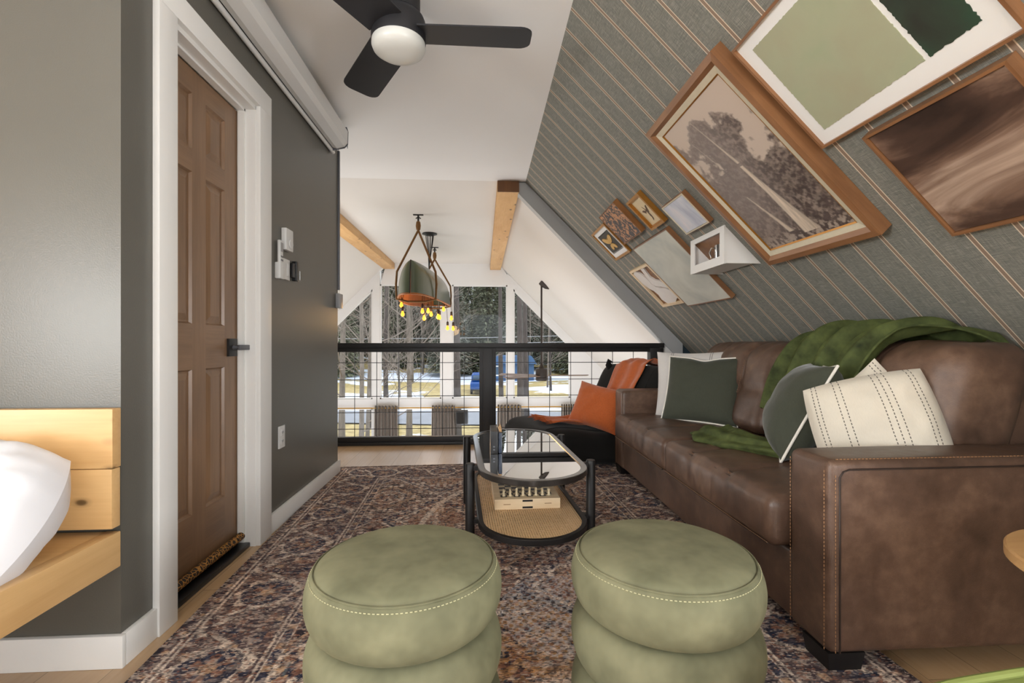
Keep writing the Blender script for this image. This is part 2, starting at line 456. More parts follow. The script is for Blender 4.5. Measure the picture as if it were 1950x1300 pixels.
        for k in range(3):
            a, b = (k+1) % 3, (k+2) % 3
            for sg in (-1, 1):
                for i in range(len(A[a])-1):
                    for j in range(len(A[b])-1):
                        q = []
                        for (ia, jb) in ((i, j), (i+1, j), (i+1, j+1), (i, j+1)):
                            p = [0, 0, 0]; p[k] = sg*h[k]; p[a] = A[a][ia]; p[b] = A[b][jb]; q.append(vert(p))
                        fs.append(tuple(q) if sg > 0 else tuple(q[::-1]))
        return s.add(vs, fs, gg)
    def pillow(s, c, ax, ay, w, h, t, pinch=.10, n=26, wr=.006, seed=0., chop=0., rnd=0., pw=.5):
        """knife edge cushion: ax right, ay up, thickness along ax x ay"""
        c = Vector(c); ax = unit(ax); ay = Vector(ay); ay = (ay-ax*ay.dot(ax)).normalized(); az = ax.cross(ay)
        for sg in (1, -1):
            def fn(u, v):
                x = 2*u-1; y = 2*v-1
                px = x*(1-pinch*(1-y*y))*math.sqrt(1-rnd*y*y/2); py = y*(1-pinch*(1-x*x))*math.sqrt(1-rnd*x*x/2)
                if chop: py -= chop*max(0, y)*math.exp(-(x/.28)**2)
                prof = max(0, (1-abs(x)**2.6)*(1-abs(y)**2.6))**pw
                z = sg*t/2*prof
                p = Vector((px*w/2, py*h/2, z))
                k = noise.noise(Vector((px*2.2+seed, py*2.2, seed*1.7)))+.6*noise.noise(Vector((px*5+seed, py*5, sg+seed)))
                z += wr*k*min(1, prof*2.2)*sg*1.6
                return c+ax*p.x+ay*p.y+az*z
            s.grid(fn, n, n, g=lambda u, v: ((2*u-1)*w/2, (2*v-1)*h/2, 0))
            if sg < 0:
                m = (n-1)*(n-1)
                s.f[-m:] = [f[::-1] for f in s.f[-m:]]
        return s
    def pillow_edge(s, c, ax, ay, w, h, r, pinch=.10, chop=0.):
        c = Vector(c); ax = unit(ax); ay = Vector(ay); ay = (ay-ax*ay.dot(ax)).normalized()
        pts = []; K = 22
        def P(x, y):
            py = y*(1-pinch*(1-x*x))
            if chop: py -= chop*max(0, y)*math.exp(-(x/.28)**2)
            return c+ax*(x*(1-pinch*(1-y*y))*w/2)+ay*(py*h/2)
        for i in range(K): pts.append(P(-1+2*i/K, -1))
        for i in range(K): pts.append(P(1, -1+2*i/K))
        for i in range(K): pts.append(P(1-2*i/K, 1))
        for i in range(K): pts.append(P(-1, 1-2*i/K))
        return s.tube(pts, r, 8, closed=True)
    def build(s, name, mat, parent=None, smooth=40, merge=False, root=None):
        me = bpy.data.meshes.new(name)
        o = bpy.data.objects.new(name, me); COL.objects.link(o)
        base = Vector((0, 0, 0))
        if parent is not None:
            o.parent = parent; base = BASE[parent.name]
        elif root is not None:
            o.location = root; base = Vector(root)
        BASE[o.name] = base
        vs = np.array(s.v, dtype=float)-np.array(base)
        me.from_pydata(vs.tolist(), [], s.f)
        a = me.attributes.new('gco', 'FLOAT_VECTOR', 'POINT'); a.data.foreach_set('vector', np.array(s.g, dtype=np.float32).ravel())
        if any(c != (1, 1, 1, 1) for c in s.c[:50]) or len(set(s.c[:400])) > 1:
            a = me.attributes.new('col', 'FLOAT_COLOR', 'POINT'); a.data.foreach_set('color', np.array(s.c, dtype=np.float32).ravel())
        if merge or True:
            bm = bmesh.new(); bm.from_mesh(me)
            bmesh.ops.remove_doubles(bm, verts=bm.verts, dist=1e-5) if merge else None
            bmesh.ops.recalc_face_normals(bm, faces=bm.faces) if len(bm.faces) < 60000 else None
            bm.to_mesh(me); bm.free()
        if smooth:
            me.polygons.foreach_set('use_smooth', [True]*len(me.polygons))
            if smooth < 179: me.set_sharp_from_angle(angle=R(smooth))
        me.materials.append(M[mat] if isinstance(mat, str) else mat)
        return o

BASE = {}
def thing(name, label, cat, loc, group=None):
    o = bpy.data.objects.new(name, None); COL.objects.link(o); o.location = loc; o.empty_display_size = .05
    BASE[o.name] = Vector(loc); return tag(o, label, cat, group)
def tag(o, label, cat, group=None, kind=None):
    o['label'] = label; o['category'] = cat
    if group: o['group'] = group
    if kind: o['kind'] = kind
    return o
def struct(o):
    o['kind'] = 'structure'; return o
def copy_tree(o, parent=None, loc=None):
    c = o.copy(); COL.objects.link(c)
    if parent is not None: c.parent = parent
    if loc is not None: c.location = loc
    for ch in list(o.children): copy_tree(ch, c)
    return c

# ------------------------------------------------------------------ camera
THETA = math.atan(55/900)
cam_d = bpy.data.cameras.new('camera'); cam = bpy.data.objects.new('camera', cam_d); COL.objects.link(cam)
cam.location = (0, 0, .94); cam.rotation_euler = (PI/2, 0, -THETA)
cam_d.sensor_width = 36; cam_d.lens = 36*900/1950; cam_d.shift_y = 5/1950
cam_d.clip_start = .02; cam_d.clip_end = 500
S.camera = cam

# ------------------------------------------------------------------ the setting
WX = -1.058        # door wall plane
ZC = 2.47          # flat ceiling
YE = 4.46          # end of the loft
YF = 9.12          # window wall
K = 2.87           # loft slope: x + z = K
KR = 2.78          # great room slope right
KL = 4.30          # left slope: z - x = KL

struct(MB().box((-4.6, -2.6, -.30), (3.6, 4.62, 0)).build('floor', 'floor_oak'))
struct(MB().box((-7.5, 4.0, -2.75), (6, 9.3, -2.6)).build('floor_lower', 'lower_floor'))
struct(MB().box((-1.9, -2.6, ZC), (.46, YE-.02, ZC+.15)).build('ceiling', 'ceiling_paint'))
struct(MB().box((-1.9, YE-.02, ZC+.012), (.42, YF+.1, ZC+.16)).build('ceiling_great_room', 'room_paint'))

def slope(Y, s, t=0):
    """point on the papered slope: Y along the room, s down the slope, t off the surface into the room"""
    q = K/2
    return Vector((q+s/SQ2-t/SQ2, Y, q-s/SQ2-t/SQ2))
sl0 = (K-2*ZC)/SQ2-.08
mb = MB()
mb.prism([(-2.6, sl0), (YE+.05, sl0), (YE+.05, 2.05), (-2.6, 2.05)], lambda a, b, d: slope(a, b, d), 0, -.12)
struct(mb.build('wall_right', 'wallpaper', smooth=0))
mb = MB()   # white slopes of the great room
def quad_slab(mbx, a, b, y0, y1, th):
    (x0, z0), (x1, z1) = a, b
    d = Vector((x1-x0, 0, z1-z0)).normalized(); n = Vector((d.z, 0, -d.x))*th
    p = [Vector((x0, y0, z0)), Vector((x1, y0, z1)), Vector((x1, y1, z1)), Vector((x0, y1, z0))]
    mbx.add(p+[q+n for q in p], [(0, 1, 2, 3), (7, 6, 5, 4), (0, 4, 5, 1), (1, 5, 6, 2), (2, 6, 7, 3), (3, 7, 4, 0)])
quad_slab(mb, (KR-ZC-.05, ZC+.05), (KR+2.6, -2.6), YE+.10, YF+.1, -.12)
struct(mb.build('wall_great_room_right', 'room_paint', smooth=0))
mb = MB(); quad_slab(mb, (ZC-KL+.05, ZC+.05), (-2.6-KL, -2.6), -2.6, YF+.1, .12)
struct(mb.build('wall_great_room_left', 'room_paint', smooth=0))

# rafter trim along the end of the papered slope
mb = MB()
mb.prism([(.36, K-.36), (1.926, K-1.926), (1.926, .76), (.23, 2.47), (.40, 2.47)], lambda a, b, d: (a, d, b), YE, YE+.10)
struct(mb.build('trim_1', 'trim_grey', smooth=0))
mb = MB().box((1.74, YE+.015, 0), (1.926, YE+.10, .96))
struct(mb.build('trim_2', 'white_paint'))
mb = MB().prism([(1.926, 0), (2.87, 0), (1.926, K-1.926)], lambda a, b, d: (a, d, b), YE+.02, YE+.10)
struct(mb.build('wall_end', 'blue_paint', smooth=0))
mb = MB(); mb.box((-4.6, YE+.13, -.32), (2.87, YE+.16, -.02))
struct(mb.build('trim_3', 'white_paint'))

# block behind the door: door wall, alcove wall, return wall
DY0, DY1, DZ = 1.674, 2.272, 2.05
mb = MB()
mb.box((WX-.12, 1.45, 0), (WX, DY0-.02, ZC+.03)); mb.box((WX-.12, DY1+.02, 0), (WX, 3.515, ZC+.03)); mb.box((WX-.12, DY0-.02, DZ), (WX, DY1+.02, ZC+.03))
struct(mb.build('wall_left', 'wall_dark'))
struct(MB().box((-4.3, 1.45, 0), (WX-.12, 1.57, ZC+.03)).build('wall_alcove', 'wall_dark'))
struct(MB().box((-4.3, 3.40, 0), (WX-.12, 3.515, ZC+.03)).build('wall_return', 'wall_dark'))
# back wall behind the camera, with a window
mb = MB()
mb.box((-4.6, -2.75, 0), (-2.3, -2.6, ZC+.1)); mb.box((1.3, -2.75, 0), (3.2, -2.6, ZC+.1))
mb.box((-2.3, -2.75, 0), (1.3, -2.6, .6)); mb.box((-2.3, -2.75, 2.3), (1.3, -2.6, ZC+.1))
struct(mb.build('wall_back', 'room_paint'))

# door casing, jambs
mb = MB()
mb.box((WX, 1.582, 0), (WX+.022, DY0, DZ), .002); mb.box((WX, DY1, 0), (WX+.022, 2.388, DZ), .002)
mb.box((WX, 1.582, DZ), (WX+.022, 2.388, 2.142), .002)
mb.box((WX-.12, DY0-.02, 0), (WX+.001, DY0+.004, DZ)); mb.box((WX-.12, DY1-.004, 0), (WX+.001, DY1+.02, DZ)); mb.box((WX-.12, DY0, DZ-.02), (WX+.001, DY1, DZ+.001))
mb.box((WX-.075, DY1-.014, 0), (WX-.045, DY1-.004, DZ-.02)); mb.box((WX-.075, DY0, DZ-.03), (WX-.045, DY1, DZ-.02))
struct(mb.build('trim_4', 'white_paint'))
mb = MB()
mb.box((WX, 2.388, 0), (WX+.016, 3.53, .095), .003); mb.box((WX-.13, 3.515, 0), (WX, 3.530, .094), .003)
mb.box((WX, 1.450, 0), (WX+.016, 1.582, .095), .003)
struct(mb.build('baseboard_left', 'white_paint'))
struct(MB().box((-4.2, 1.434, 0), (WX+.016, 1.4499, .095), .003).build('baseboard_alcove', 'white_paint'))

# six panel door
XD = -1.139
door = bpy.data.objects.new('door_1', None); COL.objects.link(door); door.location = (XD, 1.973, .02); BASE['door_1'] = Vector(door.location); struct(door)
y0, y1 = DY0+.006, DY1-.006; zb, zt = .03, 2.018; st = .105; ym = (y0+y1)/2
cols = [(y0+st, ym-.045), (ym+.045, y1-st)]; rows = [(.27, .84), (1.02, 1.617), (1.706, 1.925)]
mb = MB()
mb.box((XD-.035, y0, zb), (XD-.014, y1, zt), 0, 2)
for a, b in ((y0, y0+st), (ym-.045, ym+.045), (y1-st, y1)): mb.box((XD-.014, a, zb), (XD, b, zt), 0, 2)
for a, b in ((zb, .27), (.84, 1.02), (1.617, 1.706), (1.925, zt)):
    for c, d in cols: mb.box((XD-.014, c, a), (XD, d, b), 0, 1)
leaf = mb.build('leaf', 'door_wood', door, 0)
for ci, (a, b) in enumerate(cols):
    for (c, d) in rows:
        mb = MB()
        def fr(i, x): return [(x, a+i, c+i), (x, b-i, c+i), (x, b-i, d-i), (x, a+i, d-i)]
        rings = [fr(0, XD-.001), fr(.007, XD-.011), fr(.013, XD-.011), fr(.038, XD-.003)]
        vs = [p for r in rings for p in r]; fs = []
        for r in range(3):
            for k in range(4): fs.append((r*4+k, r*4+(k+1) % 4, (r+1)*4+(k+1) % 4, (r+1)*4+k))
        fs.append((12, 13, 14, 15))
        off = random.random()*9
        mb.add(vs, fs, [(p[2]+off, p[1], p[0]) for p in vs]); mb.build('door_panel', 'door_wood', door, 0)
mb = MB().box((XD, 2.176, .885), (XD+.012, 2.246, .965), .002)
h = mb.build('handle_rose', 'black_metal', door)
mb = MB(); mb.tube([(XD+.01, 2.211, .925), (XD+.05, 2.211, .925)], .011, 12); mb.box((XD+.042, 2.19, .913), (XD+.056, 2.315, .937), .003)
mb.build('lever', 'steel_grey', h)

# ------------------------------------------------------------------ window wall
def XZ(a, b, d): return (a, d, b)
mb = MB(); D0, D1 = YF, YF+.14
wk = [0]
def WP(*poly):
    wk[0] += .0012; mb.prism(list(poly), XZ, D0+wk[0], D1-wk[0])
WP((-1.95, 2.078), (.60, 2.078), (KR-ZC, ZC+.03), (ZC-KL, ZC+.03))
WP((-2.1, 2.2), (-2.1, -2.6), (-1.962, -2.6), (-1.962, 2.34)); WP((-.803, 2.078), (-.593, 2.078), (-.593, -2.6), (-.803, -2.6)); WP((.466, 2.3), (.466, -2.6), (.588, -2.6), (.588, 2.2))
WP((-4.5, -.285), (3.2, -.285), (3.2, -.106), (-4.5, -.106))
WP((-6.9, -2.6), (6, -2.6), (6, -2.0), (-6.9, -2.0))
WP((-2.1, 1.987), (-2.1, 2.25), (-4.5, -.15), (-4.3, -.213))              # left raking casing
WP((.588, 2.006), (.588, 2.19), (1.74, 1.04), (1.695, .899))
WP((1.695, .899), (1.74, 1.04), (2.95, -.17), (2.95, -.20), (1.695, -.20))
WP((1.695, -.2), (1.8, -.2), (1.8, -2.1), (1.695, -2.1)); WP((1.8, -.25), (5.3, -2.55), (1.8, -2.55))
WP((-3.35, -.2), (-3.2, -.2), (-3.2, -2.1), (-3.35, -2.1)); WP((-3.35, -.25), (-6.8, -2.55), (-3.35, -2.55))
struct(mb.build('wall_far', 'white_paint', smooth=0))
wins = [  # polygons of panes
 [(-4.2, -.106), (-2.1, -.106), (-2.1, 1.987)],
 [(-1.962, -.106), (-.803, -.106), (-.803, 2.078), (-1.962, 2.078)],
 [(-.593, -.106), (.466, -.106), (.466, 2.078), (-.593, 2.078)],
 [(.588, -.106), (1.695, -.106), (1.695, .899), (.588, 2.006)],
 [(-3.2, -2.0), (-2.1, -2.0), (-2.1, -.285), (-3.2, -.285)],
 [(-1.962, -2.0), (-.803, -2.0), (-.803, -.285), (-1.962, -.285)],
 [(-.593, -2.0), (.466, -2.0), (.466, -.285), (-.593, -.285)],
 [(.588, -2.0), (1.695, -2.0), (1.695, -.285), (.588, -.285)]]
for i, poly in enumerate(wins):
    cx = sum(p[0] for p in poly)/len(poly); cz = sum(p[1] for p in poly)/len(poly)
    w = bpy.data.objects.new('window_%d' % (i+1), None); COL.objects.link(w); w.location = (cx, YF+.05, cz); BASE[w.name] = Vector(w.location); struct(w)
    mb = MB(); n = len(poly)
    for k in range(n):
        a = Vector((poly[k][0], YF+.05, poly[k][1])); b = Vector((poly[(k+1) % n][0], YF+.05, poly[(k+1) % n][1]))
        inw = Vector((cx, YF+.05, cz))-(a+b)/2; d = (b-a).normalized(); inw = (inw-d*inw.dot(d)).normalized()
        mb.bar(a+inw*.012, b+inw*.012, .05, .024, up=inw)
    mb.build('window_frame', 'white_paint', w)
    mb = MB().prism(poly, XZ, YF+.06, YF+.066); mb.build('pane', 'window_glass', w, 0)
wb = bpy.data.objects.new('window_9', None); COL.objects.link(wb); wb.location = (-1.3, -2.67, 1.5); BASE[wb.name] = Vector(wb.location); struct(wb)
mb = MB()
for a, b in (((-2.3, -2.7, .6), (-2.24, -2.62, 2.3)), ((1.24, -2.7, .6), (1.3, -2.62, 2.3)), ((-2.3, -2.7, .6), (1.3, -2.62, .66)), ((-2.3, -2.7, 2.24), (1.3, -2.62, 2.3)), ((-.53, -2.7, .6), (-.47, -2.62, 2.3))): mb.box(a, b)
mb.build('window_frame', 'white_paint', wb)
MB().box((-2.25, -2.68, .65), (1.25, -2.675, 2.25)).build('pane', 'window_glass', wb)

# ------------------------------------------------------------------ pine beams
tag(MB().box((.134, YE-.03, 2.367), (.337, YF-.01, ZC+.011), .004, 1).build('ceiling_beam', 'beam_pine', root=(.235, YE, 2.42)),
    'pine ceiling beam running along the right side, under the papered slope corner', 'beam', 'pine ceiling beams')
bm1 = [o for o in COL.objects if o.name == 'ceiling_beam'][0]
MB().box((.134, YE-.038, 2.366), (.337, YE-.03, ZC-.001), 0, 2).build('beam_end', 'beam_end', bm1)['label'] = 'darker brown end face'  # end cap in a darker brown than the beam
tag(MB().box((-1.89, 2.2+1.4, 2.367), (-1.68, YF-.01, ZC+.011), .004, 1).build('ceiling_beam', 'beam_pine', root=(-1.78, 4.2, 2.42)),
    'pine ceiling beam on the left, above the leftmost gable window', 'beam', 'pine ceiling beams')

# ------------------------------------------------------------------ railing
rl = thing('railing', 'black loft railing with square wire mesh panels in front of the windows', 'railing', (.2, 4.49, 0))
yr = 4.49
mb = MB().box((-2.4, yr-.045, .905), (1.74, yr+.045, .95), .004); mb.box((-2.4, yr-.03, .866), (1.70, yr+.03, .905), .003); mb.build('top_rail', 'rail_black', rl)
mb = MB().box((-2.4, yr-.025, .022), (1.70, yr+.03, .075), .004); mb.box((-2.4, yr-.05, 0), (1.70, yr+.03, .028), .004); mb.build('bottom_rail', 'rail_black', rl)
MB().box((-.035, yr-.06, 0), (.12, yr+.04, .904), .004).box((-.005, yr-.07, 0), (.092, yr-.058, .9), .003).build('post', 'rail_black', rl)
MB().box((1.60, yr-.05, 0), (1.73, yr+.04, .904), .004).build('post', 'rail_black', rl)
def wires(x0, x1):
    mb = MB()
    for i in range(-30, 30):
        x = -.993+.2035*i
        if x0 < x < x1: mb.tube([(x, yr, .07), (x, yr, .87)], .0032, 6)
    for z in (.147, .300, .452, .606, .766): mb.tube([(x0, yr, z), (x1, yr, z)], .0032, 6)
    mb.build('wire_mesh', 'black_metal', rl)
wires(-2.4, -.03); wires(.115, 1.605)

# ------------------------------------------------------------------ roller shade on the door wall
rs = thing('roller_shade', 'white roller shade cassette mounted high along the dark wall', 'window shade', (-1.0, 2.6, 2.35))
prof = [(-1.03, 2.42), (-.945, 2.42), (-.927, 2.40), (-.930, 2.318), (-.95, 2.294), (-1.0, 2.280), (-1.03, 2.288)]
MB().prism(prof, lambda a, b, d: (a, d, b), .9, 3.31).build('cassette', 'white_plastic', rs, 0)
MB().tube([(-1.041, .9, 2.275), (-1.041, 3.36, 2.275)], .0125, 14).build('hem_bar', 'white_plastic', rs)
MB().prism([(-1.060, 2.43), (-.935, 2.43), (-.925, 2.40), (-.928, 2.31), (-.95, 2.286), (-1.060, 2.262)], lambda a, b, d: (a, d, b), 3.31, 3.317).build('end_bracket', 'steel_grey', rs)
pts = [(-.965+.03*math.cos(a), 3.325, 2.35+.05*math.sin(a)) for a in np.linspace(0, PI, 12)]
MB().tube([(-.935, 3.325, 2.29)]+pts+[(-.995, 3.325, 2.275)], .003, 6).build('chain_loop', 'chrome', rs)
ch = thing('shade_chain_guide', 'grey shade cord channel down the end corner of the dark wall', 'shade cord', (WX, 3.52, 1.2))
MB().box((WX-.02, 3.516, 1.335), (WX+.012, 3.535, 2.35), .003).build('channel', 'steel_grey', ch)
mb = MB().tube([(WX-.004, 3.527, 1.34), (WX-.002, 3.527, 1.29)], .002, 6).tube([(WX+.008, 3.527, 1.34), (WX+.006, 3.527, 1.29)], .002, 6); mb.build('cord', 'cord', ch)
mb = MB().box((WX+.0, 3.46, 1.20), (WX+.03, 3.545, 1.305), .006); t = mb.build('tension_box', 'grey_plastic', ch)
MB().box((WX+.0, 3.5452, 1.21), (WX+.022, 3.5485, 1.25)).build('box_slot', 'steel_grey', t)

# ------------------------------------------------------------------ wall fittings
t = thing('thermostat', 'white dial thermostat high on the dark wall, above the light switch', 'thermostat', (WX, 2.6, 1.495))
MB().box((WX, 2.548, 1.437), (WX+.028, 2.640, 1.553), .006).build('housing', 'white_plastic', t)
MB().lathe([(.0, .004), (.022, .004), (.025, 0)], (WX+.030, 2.60, 1.475), 24, Matrix.Rotation(PI/2, 3, 'Y')).build('dial', 'white_plastic', t)
t = thing('remote_holder', 'white wall bracket beside the light switch, holding a slim remote', 'remote holder', (WX, 2.49, 1.33))
MB().box((WX-.002, 2.475, 1.275), (WX+.028, 2.528, 1.36), .006).build('cradle', 'white_plastic', t)
t = thing('remote_control', 'slim white remote control standing in its wall bracket next to the door', 'remote control', (WX+.012, 2.49, 1.36))
MB().box((WX+.008, 2.483, 1.30), (WX+.024, 2.52, 1.475), .006).build('body', 'white_plastic', t)
MB().box((WX+.024, 2.487, 1.415), (WX+.025, 2.516, 1.462)).build('display', 'grey_plastic', t)
mb = MB()
for zz in (1.39, 1.372, 1.354):
    for yy in (2.492, 2.502, 2.512): mb.box((WX+.0235, yy-.003, zz-.005), (WX+.0255, yy+.003, zz+.005), .001)
mb.build('buttons', 'steel_grey', t)
t = thing('light_switch', 'white double rocker light switch plate on the dark wall', 'light switch', (WX, 2.592, 1.34))
MB().box((WX, 2.540, 1.285), (WX+.007, 2.645, 1.395), .002).build('plate', 'white_plastic', t)
for yy in (2.568, 2.617): MB().box((WX+.007, yy-.014, 1.305), (WX+.011, yy+.014, 1.372), .002).build('rocker', 'white_plastic', t)
t = thing('black_clip', 'small black tool hung on the dark wall right of the light switch', 'wall clip', (WX, 2.70, 1.345))
MB().box((WX-.002, 2.655, 1.305), (WX+.02, 2.69, 1.385), .004).box((WX-.002, 2.6895, 1.29), (WX+.026, 2.722, 1.40), .006).build('body', 'black_plastic', t)
MB().tube([(WX+.026, 2.735, 1.35), (WX+.026, 2.735, 1.30), (WX+.02, 2.72, 1.292)], .004, 8).build('hook', 'chrome', t)
t = thing('power_outlet', 'white power outlet low on the dark wall, right of the door', 'outlet', (WX, 2.545, .455))
MB().box((WX, 2.51, .397), (WX+.007, 2.582, .513), .002).build('plate', 'white_plastic', t)
for zz in (.432, .477):
    s_ = MB().box((WX+.007, 2.529, zz-.016), (WX+.010, 2.563, zz+.016), .004).build('socket', 'white_plastic', t)
    MB().box((WX+.010, 2.537, zz-.004), (WX+.0108, 2.540, zz+.008)).box((WX+.010, 2.552, zz-.004), (WX+.0108, 2.555, zz+.008)).build('slots', 'black_plastic', s_)
t = thing('draft_stopper', 'leopard spotted draft stopper with a black strip along the door foot', 'draft stopper', (WX-.05, 1.97, 0))
mb = MB(); mb.tube([(XD+.020, DY0+.01, .052), (XD+.020, DY1-.01, .052)], .018, 14); mb.build('cover', 'leopard', t)
mb = MB().box((XD+.002, DY0+.006, 0), (XD+.06, DY1-.006, .022), .006); mb.build('rubber_strip', 'black_plastic', t)

# ------------------------------------------------------------------ rug
def vnoise(x, y, seed):
    """value noise, numpy"""
    xi = np.floor(x).astype(np.int64); yi = np.floor(y).astype(np.int64); fx = x-xi; fy = y-yi
    fx = fx*fx*(3-2*fx); fy = fy*fy*(3-2*fy)
    def h(a, b):
        n = (a*374761393+b*668265263+seed*974711) & 0x7fffffff
        n = ((n ^ (n >> 13))*1274126177) & 0x7fffffff
        return ((n ^ (n >> 16)) & 0xffff)/65535.
    return (h(xi, yi)*(1-fx)+h(xi+1, yi)*fx)*(1-fy)+(h(xi, yi+1)*(1-fx)+h(xi+1, yi+1)*fx)*fy
def fbm(x, y, seed, o=4):
    s = 0; a = .5; t = 0
    for i in range(o): s = s+a*vnoise(x*2**i, y*2**i, seed+i); t += a; a *= .55
    return s/t
def cgrid(nu, nv, fn_pos, colors):
    """grid mesh data with per vertex colours (nu,nv,3)"""
    vs = fn_pos
    idx = np.arange(nu*nv).reshape(nu, nv)
    f = np.stack([idx[:-1, :-1], idx[1:, :-1], idx[1:, 1:], idx[:-1, 1:]], -1).reshape(-1, 4)
    return vs.reshape(-1, 3), f, colors.reshape(-1, 3)
def cmesh(name, vs, f, cols, mat, parent, flip=False):
    me = bpy.data.meshes.new(name); o = bpy.data.objects.new(name, me); COL.objects.link(o)
    o.parent = parent; base = np.array(BASE[parent.name]); BASE[o.name] = Vector(base)
    if flip: f = f[:, ::-1]
    me.from_pydata((vs-base).tolist(), [], f.tolist())
    a = me.attributes.new('col', 'FLOAT_COLOR', 'POINT')
    a.data.foreach_set('color', np.concatenate([cols, np.ones((len(cols), 1))], 1).astype(np.float32).ravel())
    me.materials.append(M[mat]); return o
def L3(*c): return np.array(lin(*c)[:3])

RW, RL = 2.19, 3.05
rc = Vector((.075, 2.175, 0)); ra = R(2.3)
rug = thing('area_rug', 'large distressed oriental rug in navy, plum and cream under the coffee table', 'rug', (rc.x, rc.y, 0))
def rug_pt(u, v, z=0):
    return Vector((rc.x+u*math.cos(ra)-v*math.sin(ra), rc.y+u*math.sin(ra)+v*math.cos(ra), z))
nu, nv = 470, 650
u = np.linspace(-RW/2, RW/2, nu)[:, None]*np.ones((1, nv)); v = np.linspace(-RL/2, RL/2, nv)[None, :]*np.ones((nu, 1))
pal = dict(navy=L3(48, 54, 72), plum=L3(80, 66, 68), brown=L3(104, 86, 80), rust=L3(134, 98, 82), tan=L3(176, 146, 118), cream=L3(208, 194, 180), teal=L3(88, 96, 102), black=L3(46, 42, 46))
wob = .008*(fbm(u*9, v*9, 3)-.5)
au = np.abs(u)+wob; av = np.abs(v)+wob
edge = np.minimum(RW/2-np.abs(u), RL/2-np.abs(v))
along = np.where(RW/2-np.abs(u) < RL/2-np.abs(v), v, u)
C = np.zeros((nu, nv, 3)); C[:] = pal['plum']
def lay(mask, c): C[mask] = pal[c] if isinstance(c, str) else c
Q = .014
# field: stepped lozenges on a lattice, mirrored
PU, PV = .62, .76
mu = np.abs((u+PU/2) % PU-PU/2)+wob; mv = np.abs((v+PV/2) % PV-PV/2)+wob
dd = np.floor((mu/PU*2+mv/PV*2)/.05)*.05
lay((dd > .2) & (dd < .95), 'brown')
lay((dd >= .30) & (dd < .42), 'navy'); lay((dd >= .55) & (dd < .60), 'tan'); lay((dd >= .60) & (dd < .74), 'black'); lay((dd >= .98) & (dd < 1.04), 'cream'); lay((dd >= 1.04) & (dd < 1.28), 'navy'); lay((dd >= 1.28) & (dd < 1.33), 'cream'); lay(dd >= 1.45, 'rust')
# palmettes: ribs within lozenges
rad = np.hypot(mu, mv*.8); ang = np.arctan2(mv, mu)
lay((rad < .085) & (np.sin(ang*12) > .1), 'tan'); lay(rad < .045, 'navy'); lay(rad < .022, 'cream')
lay((rad > .085) & (rad < .094), 'cream')
mu2 = np.abs(u % PU-PU/2)+wob; mv2 = np.abs(v % PV-PV/2)+wob
rad2 = np.hypot(mu2, mv2)
lay((rad2 < .11) & (np.abs(np.sin(rad2*190)) > .75), 'tan'); lay((rad2 < .12) & (mu2 < .006), 'cream')
lay((mu2 < .09) & (mv2 < .16) & (np.floor(mu2/.011) % 2 == 0) & (mv2 > .1), 'tan')
# small filler motifs: symmetric cells
ci = np.floor(mu/.034); cj = np.floor(mv/.034)
hsh = np.sin(ci*127.1+cj*311.7)*43758.5453; hsh = hsh-np.floor(hsh)
fu = (mu/.034) % 1-.5; fv = (mv/.034) % 1-.5; fr_ = np.hypot(fu, fv)
lay((hsh > .55) & (fr_ < .36) & (fr_ > .14), 'tan'); lay((hsh > .8) & (fr_ < .4), 'cream'); lay((hsh < .2) & (fr_ < .44), 'rust'); lay((hsh > .3) & (hsh < .42) & (np.abs(fu) < .14), 'teal')
# central medallion with ochre ground
cm = np.hypot(au/.42, av/.95)
lay((cm < 1) & (cm > .93), 'cream')
mdl = np.hypot((u-.02)/.30, (v+.86)/.42); C = np.where(((mdl < 1) & (np.sin(ang*9+rad*60) > -.35))[..., None], C*.35+L3(186, 142, 92)*.65, C); lay((mdl > .95) & (mdl < 1.02), 'black')
mdl2 = np.hypot((u-.18)/.22, (v+.55)/.25); C = np.where(((mdl2 < 1) & (np.sin(u*190)*np.sin(v*150) > -.1))[..., None], C*.5+L3(196, 200, 208)*.5, C)
# borders
def bandm(a, b): return (edge >= a) & (edge < b)
lay(bandm(0, .39), 'plum')
lay(bandm(0, .02), 'black')
mer = np.sin(along*2*PI/.42)
bz = bandm(.075, .325)
pos = (edge-.20)/.125
PR = .42
fa = ((along+PR/4) % PR-PR/2); ros = np.hypot(fa, edge-.20); th = np.arctan2(edge-.2, fa)
hsh2 = np.sin(np.floor(along/.03)*127.1+np.floor(edge/.03)*311.7)*43758.5453; hsh2 = hsh2-np.floor(hsh2)
lay(bz & (hsh2 > .72), 'brown'); lay(bz & (hsh2 < .16), 'navy'); lay(bz & (hsh2 > .94), 'tan'); lay(bz & (hsh2 > .45) & (hsh2 < .52), 'rust')
lay(bz & (np.abs(pos*.75-.6*mer-.12*np.sign(np.sin(along*60))) < .085), 'cream')
lay(bz & (ros < .105+.012*np.cos(th*8)), 'cream'); lay(bz & (ros < .09), 'navy'); lay(bz & (ros < .06) & (np.cos(th*6) > 0), 'rust'); lay(bz & (ros < .025), 'tan')
for a in (.05, .068, .335, .352): lay(bandm(a, a+.007), 'cream')
lay(bandm(.359, .385), 'navy'); fl = along % .1-.05
lay(bandm(.024, .05) & (np.hypot(fl, edge-.037) < .011), 'tan'); lay(bandm(.359, .385) & (np.abs(fl) < .014), 'tan'); lay(bandm(.385, .392), 'cream')
